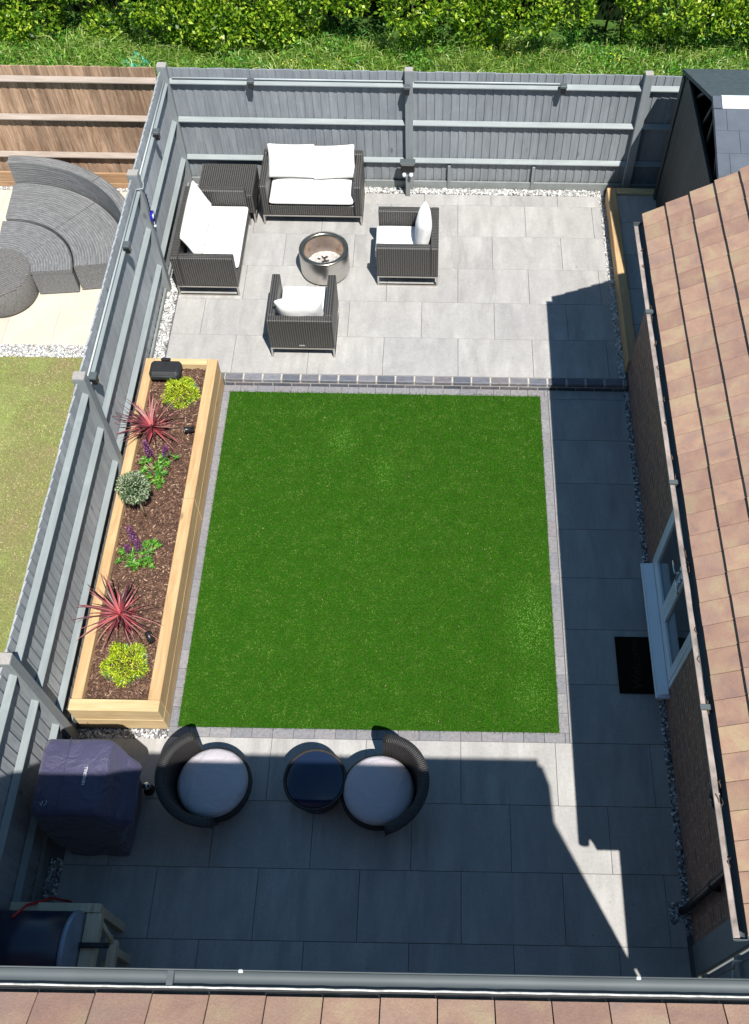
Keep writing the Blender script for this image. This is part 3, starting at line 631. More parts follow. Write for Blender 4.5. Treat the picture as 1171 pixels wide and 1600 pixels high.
m.lathe([(.0, 2.20), (.052, 2.20), (.055, 2.31), (.0, 2.31)], 16, (1.706, -1.16)); m.lathe([(.0, 1.0), (.042, 1.0), (.042, 1.04), (.0, 1.04)], 16, (1.945, -1.5)); m.box(1.945, 1.999, -1.55, -1.45, 1.005, 1.03)
wbuild(m, 'downpipe', 'black_plastic', ga)
# french doors
def fr(mb, y0, y1, z0, z1, t, x0, x1): 
    mb.box(x0, x1, y0, y0 + t, z0, z1); mb.box(x0, x1, y1 - t, y1, z0, z1); mb.box(x0, x1, y0 + t, y1 - t, z0, z0 + t); mb.box(x0, x1, y0 + t, y1 - t, z1 - t, z1)
m = MB(); fr(m, DY0, DY1, .205, 2.16, .055, 1.99, 2.06); door_frame = wbuild(m, 'door_frame', 'upvc', ga, bevel=.004)
m = MB(); m.bev(1.865, 2.06, DY0 - .08, DY1 - .03, .165, .203, .008); m.prism([(1.885, .203), (1.985, .203), (1.985, .235)], DY0 - .05, DY1 - .05, 'y'); wbuild(m, 'door_sill', 'upvc', ga)
MID = (DY0 + DY1) / 2
for a, b, s in ((DY0 + .055, MID - .002, 1), (MID + .002, DY1 - .055, -1)):
    m = MB(); fr(m, a, b, .26, 2.105, .085, 1.984, 2.05); m.box(1.9845, 2.049, a + .085, b - .085, .345, .40); dr = wbuild(m, 'door', 'upvc', ga, bevel=.004)
    m = MB(); m.box(2.008, 2.022, a + .085, b - .085, .345, 2.02); m.v = [(x - 2, y - 1.2, z) for x, y, z in m.v]; m.build('pane', 'glass', dr)
    yh = (b - .045) if s > 0 else (a + .045)
    m = MB(); m.bev(1.974, 1.984, yh - .018, yh + .018, 1.0, 1.22, .004); m.tube([(1.978, yh, 1.14), (1.94, yh, 1.14), (1.935, yh - s * .05, 1.145), (1.938, yh - s * .13, 1.14)], .009, 8)
    m.v = [(x - 2, y - 1.2, z) for x, y, z in m.v]; m.build('handle', 'chrome', dr)
m = MB(); m.box(2.10, 2.2, DY0, DY1, .165, 2.16); wbuild(m, 'door_reveal', 'dark_void', ga)
# gate in the gap
gt = thing('side_gate', (2.0, -2.4, 0), 0, 'dark grey timber gate between the brick outbuilding and the house', 'gate')
m = MB(); m.bev(1.985, 2.085, -2.02, -1.775, -.05, 2.30, .004); wbuild(m, 'post', 'grey_post', gt)
m = MB(); y = -3.05
while y < -2.06: m.bev(2.02, 2.04, y, min(y + .12, -2.035) - .004, .04, 2.28, .003); y += .12
wbuild(m, 'gate_board', 'grey_fence_x', gt)
for za, zb in ((2.15, 2.27), (.15, .27), (1.15, 1.25)): m = MB(); m.bev(1.988, 2.02, -3.05, -2.035, za, zb, .003); wbuild(m, 'ledge', 'grey_rail_y', gt)
m = MB(); m.tube([(1.93, -2.12, 1.32), (1.93, -2.62, .9)], .006, 6); m.tube([(1.99, -2.10, 1.35), (1.93, -2.10, 1.35), (1.93, -2.14, 1.30)], .012, 8); wbuild(m, 'latch', 'white_paint', gt)

# ================================================================ MAIN HOUSE (bottom)
ho = thing('house', (0, -3.1, 0), 0, 'tall house whose tiled roof edge and grey gutter fill the bottom edge', 'building')
m = MB(); m.prism([(-3.1, -.05), (-10.5, -.05), (-10.5, 5.12), (-6.8, 7.6), (-3.1, 5.12)], -9.0, 2.03, 'x'); wbuild(m, 'wall', 'wall_house', ho)
HZ = 5.10; HYG = -2.715; GR = .030
mo, mi = MB(), MB(); gutter(mo, mi, -9.0, 2.0, 'x', HYG - GR, HZ, GR)
for xx in (-3.6, -1.27, 1.05): mo.prism([(HYG - GR + (GR + .002) * math.cos(math.pi + math.pi * k / 10), HZ - .002 + (GR + .002) * math.sin(math.pi + math.pi * k / 10)) for k in range(11)], xx - .012, xx + .012, 'x')
g2 = wbuild(mo, 'gutter', 'gutter_grey', ho, fix=False); mi.v = [(x, y + 3.1, z) for x, y, z in mi.v]; mi.build('gutter_lining', 'gutter_grey', g2, fix=False)
m = MB()
for xx in (-2.925, -1.01, .475, 1.62):
    m = MB(); m.bev(xx - .009, xx + .009, HYG - .008, HYG + .004, HZ - .01, HZ + .004, .003); m.v = [(x, y + 3.1, z) for x, y, z in m.v]; m.build('gutter_clip', 'white_paint', g2)
m = MB(); pts = []; x = -5.0
while x < 2.0: pts.append((x, HYG - .060 + rnd.uniform(-.001, .001), HZ + .002)); x += .05
m.tube(pts, .004, 6); m.v = [(x, y + 3.1, z) for x, y, z in m.v]; m.build('gutter_bead', 'bead_pale', g2)
m = MB(); m.box(-9, 2.0, HYG - .16, HYG - .062, HZ - .2, HZ + .0); wbuild(m, 'fascia', 'black_rough', ho)
hp = R(32); OY = HYG - .103
m = MB()
m.add([(-9, OY + .03, HZ + .005), (1.98, OY + .03, HZ + .005), (1.98, -6.9, HZ + .005 + (OY + .03 + 6.9) * math.tan(hp)), (-9, -6.9, HZ + .005 + (OY + .03 + 6.9) * math.tan(hp))], [(0, 1, 2, 3)])
wbuild(m, 'underlay', 'underlay', ho)
m = MB(); m.prism([(HYG - .03, HZ - .06), (HYG - .10, HZ - .02), (-3.12, HZ + .18), (-3.12, HZ - .42), (HYG - .09, HZ - .32)], 1.955, 2.028, 'x'); m.box(-9, 1.95, -3.1, HYG - .06, HZ - .33, HZ - .29); wbuild(m, 'verge_box', 'black_rough', ho)
m = MB(); tiled_roof(m, (1, 0, 0), (0, -1, 0), (-9.032, OY, HZ + .012), 53, 19, .2085, .25, hp, .026); wbuild(m, 'roof', 'tile', ho)
m = MB(); m.prism([(-6.6, HZ + 2.3), (-6.9, HZ + 2.45), (-10.9, HZ - .05), (-10.9, HZ - .15)], -9, 1.98, 'x'); wbuild(m, 'rear_roof', 'tile', ho)

# ================================================================ SHED (top right)
sh = thing('shed', (2.64, 6.3, 0), 0, 'black timber shed with open gable and white ridge cap in the far right corner', 'shed')
SX = 2.60
m = MB(); y = 4.9
while y < 7.45:
    m.bev(SX, SX + .018, y + .002, min(y + .11, 7.50) - .002, .0, min(2.16, 2.05 + (7.50 - y - .11) * .42), .004); y += .11
m.box(SX + .018, SX + .05, 4.9, 7.2, 0, 2.10); m.box(SX + .018, SX + .05, 7.2, 7.48, 0, 2.02); m.box(SX + .05, 5.2, 7.42, 7.48, 0, 2.02); m.box(SX + .05, 5.2, 4.9, 4.95, 0, 2.1); wbuild(m, 'wall', 'shed_board', sh)
m = MB(); m.bev(SX - .02, SX + .0, 4.9, 7.2, 2.11, 2.17, .003); m.bev(SX - .022, SX - .002, 7.40, 7.50, 0, 2.04, .003)
for (ya, za, yb, zb) in ((6.9, 2.15, 6.6, 2.44), (6.09, 2.15, 6.09, 2.64), (6.42, 2.15, 6.2, 2.6), (5.5, 2.15, 5.85, 2.58), (5.1, 2.15, 5.25, 2.40)):
    m.tube([(SX + .05, ya, za), (SX + .05, yb, zb)], .02, 4)
wbuild(m, 'gable_strut', 'shed_board', sh)
RY, RZr = 6.09, 2.71
def slope_slab(m, x0, x1, ya, za, yb, zb, t): m.prism([(ya, za), (yb, zb), (yb, zb - t), (ya, za - t)], x0, x1, 'x')
m = MB(); slope_slab(m, SX - .03, 5.4, 7.52, 2.10, RY, RZr, .045); wbuild(m, 'rear_roof', 'shed_roof', sh)
m = MB(); slope_slab(m, SX - .03, 5.4, RY - .002, RZr, 4.6, 2.25, .045); fr_ = wbuild(m, 'front_roof', 'felt', sh)
m = MB(); sl = (RZr - 2.25) / (RY - 4.6)
for j in range(5):
    yb = RY - .12 - j * .26
    x = SX - .03 + (0 if j % 2 else -.12)
    while x < 4.2:
        a = max(x, SX - .03); z = RZr - sl * (RY - yb); m.prism([(yb, z + .006), (yb - .27, z - .27 * sl + .010), (yb - .27, z - .27 * sl + .001), (yb, z + .001)], a + .002, x + .248, 'x'); x += .25
m.v = [(x - 2.64, y - 6.3, z) for x, y, z in m.v]; m.build('shingle', 'felt', fr_)
m = MB(); m.prism([(RY + .04, RZr + .004), (RY - .0, RZr + .022), (RY - .145, RZr - .018), (RY - .145, RZr - .03), (RY, RZr + .006)], SX + .06, 5.4, 'x'); wbuild(m, 'ridge_cap', 'ridge_white', sh)
m = MB(); m.prism([(RY + .035, RZr + .002), (RY - .0, RZr + .018), (RY - .142, RZr - .02), (RY - .142, RZr - .032), (RY, RZr + .003)], SX - .035, SX + .055, 'x'); wbuild(m, 'ridge_end', 'felt', sh)
m = MB()
m.box(SX + .3, SX + .34, 4.96, 7.4, 2.0, 2.1); m.box(3.6, 3.65, 4.96, 7.4, .0, 2.0); wbuild(m, 'inner_frame', 'dark_void', sh)

# ================================================================ RAISED PLANTER (left)
pl = thing('raised_planter', (-3.2, 2.2, 0), 0, 'long pine sleeper raised bed filled with bark beside the lawn', 'planter')
PX0, PX1, PY0, PY1, PH = -3.625, -2.80, 0.07, 4.335, 0.46
SW = .115
for z0, z1 in ((0.003, .228), (.231, PH)):
    for seg in ((PY0 + SW, 2.42), (2.424, PY1 - .0)):
        y1 = seg[1] - (0 if seg[1] < 4 else 0)
        m = MB(); m.bev(PX1 - SW, PX1, seg[0] if z0 < .1 else seg[0], y1, z0, z1, .006); wbuild(m, 'sleeper', 'sleeper_y', pl)
    m = MB(); m.bev(PX0, PX0 + .10, PY0 + SW, PY1 - .0, z0, z1, .006); wbuild(m, 'sleeper', 'sleeper_y', pl)
    m = MB(); m.bev(PX0 - .01, PX1, PY0, PY0 + SW - .002, z0, z1, .006); wbuild(m, 'sleeper', 'sleeper_x', pl)
    m = MB(); m.bev(PX0 + .102, PX1 - SW - .002, PY1 - SW + .03, PY1, z0, z1, .006); wbuild(m, 'sleeper', 'sleeper_x', pl)
m = MB(); m.box(PX0 + .1, PX1 - SW, PY0 + SW, PY1 - SW + .03, .05, .375); wbuild(m, 'soil', 'soil', pl)
N = 13000
P = np.c_[nr.uniform(PX0 + .1, PX1 - SW, N), nr.uniform(PY0 + SW, PY1 - SW + .03, N), nr.uniform(.372, .392, N)]
A = nr.uniform(0, 2 * np.pi, N); D = np.c_[np.cos(A), np.sin(A), nr.normal(0, .22, N)]; D = unit(D); Sd = unit(np.cross(D, np.array([0, 0, 1.]) + nr.normal(0, .25, (N, 3))))
ln = nr.uniform(.006, .028, N)[:, None]; wd = nr.uniform(.0025, .0075, N)[:, None]; up = np.cross(Sd, D) * .002
q = [P - D * ln - Sd * wd, P + D * ln - Sd * wd * .6, P + D * ln * .9 + Sd * wd, P - D * ln * .8 + Sd * wd]
V = np.stack([a - up for a in q] + [a + up for a in q], 1).reshape(-1, 3)
bx = np.array([(3, 2, 1, 0), (4, 5, 6, 7), (0, 1, 5, 4), (1, 2, 6, 5), (2, 3, 7, 6), (3, 0, 4, 7)])
F = (bx[None] + (np.arange(N) * 8)[:, None, None]).reshape(-1, 4)
tag(npmesh('bark_mulch', V, F, 'bark_chip'), 'brown bark chippings covering the soil of the raised bed', 'bark mulch', kind='stuff')
# sleeper step to the right
rs = thing('sleeper_platform', (2.3, 6, 0), 0, 'sleeper edged raised slab platform by the shed and the outbuilding corner', 'platform')
for a, b in ((4.555, 6.2), (6.204, 7.60)):
    m = MB(); m.bev(1.968, 2.085, a, b, ZP - .1, .30, .006); wbuild(m, 'sleeper', 'sleeper_y', rs)
m = MB(); m.bev(2.088, 2.64, 7.49, 7.60, ZP - .1, .30, .006); wbuild(m, 'sleeper', 'sleeper_x', rs)
m = MB(); y = 4.56
while y < 7.4: m.bev(2.088, 2.64, y + .003, min(y + .6, 7.487) - .003, .2, .27, .002); y += .6
wbuild(m, 'slab', 'slab', rs)

# ================================================================ WICKER SUITE
def cushion(x0, x1, y0, y1, z0, z1, puff=.03, n=10, mat=None, seed=0, pinch=.02):
    r_ = np.random.default_rng(seed); m = MB(); xs = np.linspace(-1, 1, n + 1); top = []; bot = []
    W, D_, H = (x1 - x0) / 2, (y1 - y0) / 2, (z1 - z0) / 2; cx, cy, cz = (x0 + x1) / 2, (y0 + y1) / 2, (z0 + z1) / 2
    ph = r_.uniform(0, 6, 4); vs = []
    for s in (1, -1):
        for i, u in enumerate(xs):
            for j, v in enumerate(xs):
                e = (1 - abs(u) ** 4) ** .5 * (1 - abs(v) ** 4) ** .5
                un_ = u * (1 - pinch * (1 - v * v)); vn = v * (1 - pinch * (1 - u * u))
                h = H * (.28 + .72 * e) + puff * e * (.5 + .5 * (1 - u * u) * (1 - v * v)) + .004 * math.sin(5 * u + ph[0]) * math.cos(4 * v + ph[1]) * e
                vs.append((cx + W * un_, cy + D_ * vn, cz + s * h))
    k = n + 1; fs = []
    for i in range(n):
        for j in range(n):
            a = i * k + j; fs.append((a, a + k, a + k + 1, a + 1)); b = a + k * k; fs.append((b, b + 1, b + k + 1, b + k))
    o = k * k
    for i in range(n):
        for (a, b) in (((i) * k, (i + 1) * k), (i * k + n, (i + 1) * k + n), (i, i + 1), (n * k + i, n * k + i + 1)): fs.append((a, b, b + o, a + o))
    if mat is not None: vs = [tuple(mat @ Vector(v)) for v in vs]
    return m.add(vs, fs, True)
def lounge(name, Wd, Dp, label, group, loc, rz, pillows):
    t = thing(name, loc, rz, label, 'sofa' if Wd > 1 else 'armchair', group)
    h = .62; fb = .165; ar = .095; w2, d2 = Wd / 2, Dp / 2      # open front at -y
    for s in (-1, 1):
        m = MB(); a = s * w2; b = s * (w2 - ar); m.bev(min(a, b), max(a, b), -d2, d2 - ar, fb, h, .010); m.build('arm', 'wicker_brown', t, fix=False)
    m = MB(); m.bev(-w2, w2, d2 - ar + .001, d2, fb, h, .010); m.build('backrest', 'wicker_brown', t, fix=False)
    m = MB(); m.bev(-w2 + ar, w2 - ar, -d2 + .005, d2 - ar, fb, .32, .010); m.build('seat_base', 'wicker_brown', t, fix=False)
    m = MB(); tk = .022; z0 = .0
    for s in (-1, 1):
        x0, x1 = (s * w2, s * (w2 - tk)) if s < 0 else (s * (w2 - tk), s * w2)
        m.box(x0, x1, -d2, -d2 + tk, z0, fb - .001); m.box(x0, x1, d2 - tk, d2, z0, fb - .001)
        m.box(x0, x1, -d2 + tk, d2 - tk, z0, z0 + tk); m.box(x0, x1, -d2 + tk, d2 - tk, fb - tk, fb - .001)
    for y in (-d2, d2 - tk): m.box(-w2 + tk, w2 - tk, y, y + tk, fb - tk, fb - .001)
    m.build('frame', 'steel', t)
    inner = Wd - 2 * ar
    m = cushion(-inner / 2 + .004, inner / 2 - .004, -d2 - .03, d2 - ar - .01, .325, .435, .012, 12, seed=int(Wd * 10), pinch=.006)
    m.build('seat_cushion', 'white_cushion', t, sub=1)
    for (px, pw, ph_, tilt, yaw, py) in pillows:
        mt = Matrix.Translation((px, py, .45 + ph_ / 2 * .93)) @ Matrix.Rotation(R(yaw), 4, 'Z') @ Matrix.Rotation(R(90 + tilt), 4, 'X')
        cushion(-pw / 2, pw / 2, -ph_ / 2, ph_ / 2, -.05, .05, .05, 12, mt, seed=int(abs(px) * 100) + 5, pinch=.05).build('back_cushion', 'white_cushion', t, sub=1)
    return t
S1 = lounge('wicker_sofa', 1.30, .75, 'two seat dark wicker sofa standing against the back fence', 'dark wicker sofas', (-1.935, 7.385, ZP), 0,
            [(-.27, .62, .42, -38, 0, .10), (.285, .56, .42, -32, 5, .09)])
S2 = lounge('wicker_sofa', 1.31, .76, 'two seat dark wicker sofa along the left fence, its side towards us', 'dark wicker sofas', (-3.135, 6.35, ZP), R(90),
            [(-.02, 1.06, .42, -24, 0, .14)])
A1 = lounge('wicker_armchair', .76, .76, 'dark wicker armchair seen from behind below the fire pit', 'dark wicker armchairs', (-1.875, 5.085, ZP), R(180),
            [(-.0, .56, .40, -16, 3, .205)])
m = MB(); m.bev(-.035, .035, .381, .385, .20, .222, .002); m.build('maker_plate', 'steel', A1)
A2 = lounge('wicker_armchair', .76, .76, 'dark wicker armchair with upright pillow right of the fire pit', 'dark wicker armchairs', (-.66, 6.30, ZP), R(-90),
            [(0.03, .50, .42, -6, 0, .19)])
# storage box behind the left sofa
wb = thing('wicker_side_table', (-3.04, 7.33, ZP), 0, 'square dark wicker side table tucked in the corner behind the left sofa', 'side table')
m = MB(); m.bev(-.36, .35, -.30, .31, .165, .44, .010); m.build('body', 'wicker_brown', wb, fix=False)
m = MB(); m.bev(-.362, .352, -.302, .312, .441, .462, .006); m.build('top', 'wicker_brown', wb, fix=False)
m = MB(); tk = .022
for x in (-.36, .328):
    for y in (-.30, .288): m.box(x, x + tk, y, y + tk, 0, .164)
    m.box(x, x + tk, -.278, .288, 0, tk); m.box(x, x + tk, -.278, .288, .142, .164)
m.build('frame', 'steel', wb)
# fire pit
fp = thing('fire_pit', (-1.715, 6.18, ZP), 0, 'round brushed steel smokeless fire pit in the middle of the wicker suite', 'fire pit')
m = MB(); m.lathe([(.27, .03), (.305, .035), (.31, .05), (.31, .345), (.308, .352)], 72); m.build('outer_drum', 'steel', fp)
m = MB(); m.lathe([(.309, .352), (.309, .365), (.300, .374), (.262, .374), (.250, .364), (.248, .340)], 72); m.build('top_ring', 'ring_steel', fp)
m = MB(); m.lathe([(.249, .345), (.246, .10), (.24, .095), (0, .095)], 64); m.build('burn_chamber', 'tinted', fp)
m = MB(); m.lathe([(.238, .105), (.2, .112), (.1, .12), (0, .125)], 48); m.build('ash_bed', 'ash', fp)
m = MB()
for i in range(14):
    a = rnd.uniform(0, 6.28); r0 = rnd.uniform(0, .13); p = Vector((r0 * math.cos(a), r0 * math.sin(a), .125)); d = Vector((rnd.uniform(-.06, .06), rnd.uniform(-.06, .06), rnd.uniform(.0, .03))); m.tube([p, p + d], rnd.uniform(.005, .012), 6)
m.build('charred_wood', 'black_rough', fp)
m = MB(); m.lathe([(.24, 0), (.285, 0), (.29, .03), (.24, .03)], 60, closed_prof=True); m.build('stand_ring', 'black_rough', fp)

# ================================================================ TUB CHAIRS AND TABLE
def tub(loc, face, label):
    t = thing('tub_chair', loc, R(face), label, 'tub chair', 'round wicker tub chairs')   # faces +x, back at -x
    m = MB(); m.lathe([(.0, .03), (.235, .03), (.26, .05), (.30, .20), (.335, .30), (.345, .335), (.335, .35), (.0, .35)], 56); m.build('seat_base', 'wicker_black', t)
    half = 83
    n = 44; vs = []; prof_n = 12; m = MB()
    for i in range(n + 1):
        a = math.pi - R(half) + 2 * R(half) * i / n; u = (a - math.pi) / R(half)
        top = .70 - .10 * abs(u) ** 2.2 - (.035 if abs(u) > .995 else 0)
        ri0, ri1, ro0, ro1 = .325, .365, .365, .45
        ring = [(ro0 - .03, .22), (ro0 + .005, .34), (ro0 + .05, .52), (ro1, top - .035), (ro1 - .002, top - .010), (ro1 - .022, top), (ri1 + .022, top), (ri1, top - .012), (ri1 - .006, top - .04), (ri0 + .02, .50), (ri0, .36), (ri0 - .01, .22)]
        for r_, z_ in ring: vs.append((r_ * math.cos(a), r_ * math.sin(a), z_))
    k = prof_n; fs = [(i * k + j, (i + 1) * k + j, (i + 1) * k + (j + 1) % k, i * k + (j + 1) % k) for i in range(n) for j in range(k)]
    fs += [tuple(range(k)), tuple(range(n * k, n * k + k))]
    m.add(vs, fs, True); o = m.build('backrest', 'wicker_black', t)
    e = o.modifiers.new('edge', 'EDGE_SPLIT'); e.split_angle = R(50)
    m = MB(); m.lathe([(0, .352), (.28, .352), (.302, .365), (.31, .39), (.302, .415), (.275, .435), (.2, .448), (0, .452)], 56)
    m.build('seat_cushion', 'mauve_cushion', t)
    m = MB(); m.lathe([(.309, .388), (.314, .392), (.309, .396)], 56); m.build('piping', 'mauve_cushion', t)
    for a in (.8, 2.4, 4.0, 5.5): m = MB(); m.lathe([(0, 0), (.018, 0), (.02, .035), (0, .035)], 10, (.2 * math.cos(a), .2 * math.sin(a))); m.build('foot', 'black_plastic', t)
    return t
T1 = tub((-2.225, -.56, 0), 18, 'black round tub chair left of the small table, next to the covered barbecue')
T2 = tub((-.745, -.60, 0), 183, 'black round tub chair on the right side of the small glass table')
tb = thing('round_table', (-1.318, -.515, 0), 0, 'low round black wicker table with dark blue glass between the tub chairs', 'table')
m = MB(); m.lathe([(0, .02), (.20, .02), (.215, .05), (.25, .25), (.278, .35), (.285, .385), (.283, .402), (.262, .404), (.256, .395)], 56); m.build('body', 'wicker_black', tb)
m = MB(); m.lathe([(0, .397), (.252, .397), (.254, .400), (.252, .4025), (0, .4025)], 56); m.build('glass_top', 'blue_glass', tb)

# ================================================================ COVERED BARBECUE
bq = thing('covered_barbecue', (-3.2, -.8, 0), 0, 'barbecue under a dark purple fabric cover by the left fence', 'barbecue')
rings = [  # z, x0,x1,y0,y1, corner r
    (.03, -3.50, -2.94, -1.12, -.48, .05), (.45, -3.51, -2.90, -1.12, -.47, .05), (.78, -3.52, -2.79, -1.12, -.50, .06), (.86, -3.52, -2.74, -1.11, -.53, .07),
    (.90, -3.52, -2.745, -1.105, -.54, .07), (.95, -3.515, -2.84, -1.10, -.49, .06), (1.05, -3.505, -2.90, -1.09, -.445, .05), (1.12, -3.50, -2.93, -1.085, -.44, .05), (1.15, -3.49, -2.955, -1.07, -.45, .05), (1.162, -3.44, -3.0, -1.02, -.50, .04), (1.17, -3.33, -3.1, -.9, -.62, .03)]
def ring_pts(x0, x1, y0, y1, r, per=7, side=9):
    pts = []
    for (cx, cy, a0) in ((x1 - r, y1 - r, 0), (x0 + r, y1 - r, 90), (x0 + r, y0 + r, 180), (x1 - r, y0 + r, 270)):
        arc = [(cx + r * math.cos(R(a0 + 90 * i / per)), cy + r * math.sin(R(a0 + 90 * i / per))) for i in range(per + 1)]
        pts += arc
        # subdivide the side to the next corner
        nx = {0: (x0 + r, y1), 90: (x0, y0 + r), 180: (x1 - r, y0), 270: (x1, y1 - r)}[a0]; p = arc[-1]
        for s in range(1, side): pts.append((p[0] + (nx[0] - p[0]) * s / side, p[1] + (nx[1] - p[1]) * s / side))
    return pts
# densify rings
dens = []
for q0, q1 in zip(rings[:-1], rings[1:]):
    k = max(1, int(round((q1[0] - q0[0]) / .045)))
    for s in range(k): f = s / k; dens.append([a + (b - a) * f for a, b in zip(q0, q1)])
dens.append(list(rings[-1])); vs = []; m = MB(); nrn = np.random.default_rng(5); ph = nrn.uniform(0, 6.28, 12)
for q in dens:
    pts = ring_pts(*q[1:]); z = q[0]; n = len(pts); cx = sum(p[0] for p in pts) / n; cy = sum(p[1] for p in pts) / n
    amp = .012 * (1 if z < .95 else max(0, (1.15 - z) / .2)) * (1.25 - z * .5)
    for i, p in enumerate(pts):
        a = 2 * math.pi * i / n; d = Vector((p[0] - cx, p[1] - cy)); d.normalize()
        wv = math.sin(7 * a + ph[0] + 1.5 * z) * .5 + math.sin(13 * a + ph[1] - 4 * z) * .35 + math.sin(5 * a + 9 * z + ph[2]) * .35 + math.sin(3 * a - 14 * z + ph[3]) * .3
        vs.append((p[0] + d.x * wv * amp, p[1] + d.y * wv * amp, z + (.006 * math.sin(9 * p[0] + 7 * p[1]) if z > 1.1 else 0)))
fs = [(j * n + i, j * n + (i + 1) % n, (j + 1) * n + (i + 1) % n, (j + 1) * n + i) for j in range(len(dens) - 1) for i in range(n)]; fs.append(tuple(range((len(dens) - 1) * n, len(dens) * n)))
m.add(vs, fs, True); cov = wbuild(m, 'cover', 'cover_fabric', bq)
m = MB(); m.tube([(-3.28, -.44, 1.168), (-3.28, -.7, 1.178), (-3.285, -1.06, 1.168), (-3.29, -1.1, 1.05)], .0035, 6); m.v = [(x + 3.2, y + .8, z) for x, y, z in m.v]; m.build('seam', 'cover_fabric', cov)
m = MB(); m.tube([(-2.99, -.53, 1.135), (-2.95, -.56, 1.11), (-2.93, -.6, 1.10)], .01, 6); m.tube([(-3.0, -.50, 1.15), (-2.96, -.52, 1.13), (-2.93, -.54, 1.10)], .008, 6); m.v = [(x + 3.2, y + .8, z) for x, y, z in m.v]; m.build('fold', 'cover_fabric', cov)
def text_mesh(body, name, mat, parent, size, loc, rot, ext=.001, bold=False, shear=0):
    cu = bpy.data.curves.new(name, 'FONT'); cu.body = body; cu.size = size; cu.extrude = ext; cu.align_x = 'CENTER'; cu.align_y = 'CENTER'; cu.shear = shear; cu.resolution_u = 3
    if bold: cu.offset = size * .02
    to = bpy.data.objects.new(name, cu); C.objects.link(to)
    me = bpy.data.meshes.new_from_object(to, depsgraph=bpy.context.evaluated_depsgraph_get()); bpy.data.objects.remove(to); bpy.data.curves.remove(cu)
    o = bpy.data.objects.new(name, me); me.materials.clear(); me.materials.append(M[mat]); C.objects.link(o); o.parent = parent; o.location = loc; o.rotation_euler = rot; return o
text_mesh('NEXGRILL', 'logo', 'logo_grey', bq, .034, (-3.10 + 3.2 + .0, -.765 + .8, 1.181), (0, 0, R(90)), .001, True)
m = MB(); m.tube([(.0, 0, 0), (.006, -.02, 0), (.014, -.028, 0), (.018, -.012, 0), (.02, .012, 0)], .0018, 5); m.tube([(.035, .014, 0), (.05, .012, 0), (.048, -.012, 0), (.04, -.028, 0), (.03, -.024, 0)], .0018, 5)
e = m.build('stitched_mark', 'logo_grey', bq); e.location = (-3.415 + 3.2, -.985 + .8, 1.181)
m = MB(); m.lathe([(0, 0), (.05, 0), (.052, .012), (.02, .02), (.018, .10), (0, .10)], 24); lamp = thing('garden_spotlight', (-2.885, -.52, 0), 0, 'small round chrome garden light on the patio beside the covered barbecue', 'garden light', 'small garden lights')
m.build('base', 'black_plastic', lamp)
m = MB(); m.lathe([(0, .085)] + [(.038 * math.sin(R(a)), .125 - .04 * math.cos(R(a))) for a in range(20, 180, 20)] + [(0, .165)], 24); m.build('head', 'chrome', lamp)

# ================================================================ BARREL OVEN ON TIMBER STAND
ov = thing('barrel_barbecue', (-3.35, -2.05, 0), 0, 'dark blue barrel with grey rim on a timber stand in the bottom left corner', 'barrel')
m = MB(); m.tube([(-.40, 0, .86), (.305, 0, .86)], .30, 48); m.build('drum', 'barrel_blue', ov)
m = MB(); 
for x0, x1, r in ((.306, .345, .306),): m.tube([(x0, 0, .86), (x0 + .006, 0, .86), (x1 - .006, 0, .86), (x1, 0, .86)], [r - .006, r, r, r - .006], 48)
m.build('rim', 'rim_grey', ov)
sd_ = thing('timber_stand', (-3.3, -2.05, 0), 0, 'pale timber stand with low side shelf holding the dark barrel', 'stand')
for (a, b, c, d, z0, z1, mt) in ((-.32, .40, .31, .38, .70, .79, 'sleeper'), (.30, .42, -.38, .305, .70, .79, 'y'), (-.32, -.24, -.38, .305, .70, .79, 'y')):
    m = MB(); m.bev(a, b, c, d, z0, z1, .004); m.build('rail', 'stand_timber', sd_)
for x in (-.31, .33):
    for y in (-.37, .30): m = MB(); m.bev(x, x + .07, y, y + .07, .0, .70, .004); m.build('leg', 'stand_timber', sd_)
m = MB(); m.bev(.455, .525, -.38, .14, .52, .60, .004); m.build('shelf_rail', 'stand_timber', sd_)
for y in (-.3, -.1, .1): m = MB(); m.bev(.40, .46, y, y + .09, .50, .53, .003); m.build('shelf_slat', 'stand_timber', sd_)
for y in (-.37, .05): m = MB(); m.bev(.44, .49, y, y + .06, 0, .52, .004); m.build('shelf_leg', 'stand_timber', sd_)
m = MB(); m.tube([(.38, .28, .72), (.49, .12, .59)], .022, 4); m.build('brace', 'stand_timber', sd_)
m = MB(); m.bev(.16, .53, .045, .085, .80, .825, .006); m.tube([(.20, .065, .83), (.20, .065, .85)], .012, 10); m.tube([(.50, .065, .83), (.50, .065, .85)], .008, 10); m.v = [(x - 3.3, y - 2.05, z) for x, y, z in m.v]
hd = m.build('oven_tool', 'black_plastic'); tag(hd, 'flat black bar handle laid across the timber side shelf', 'tool')
m = MB(); m.tube([(-3.46, -1.84, 1.10), (-3.44, -1.72, .92), (-3.36, -1.60, .60), (-3.34, -1.55, .2)], .012, 6); tag(m.build('red_strap', 'red_strap'), 'red strap hanging off the barrel in the bottom left corner', 'strap')

# ================================================================ DOORMAT
dm = thing('doormat', (1.735, .815, 0.004), 0, 'dark rectangular doormat outside the white glazed doors', 'doormat')
m = MB(); m.bev(-.175, .205, -.305, .305, 0, .016, .004); m.build('mat', 'mat_fibre', dm)
text_mesh('Welcome', 'lettering', 'mat_text', dm, .135, (.015, 0, .0165), (0, 0, R(90)), .0008, True, .2)

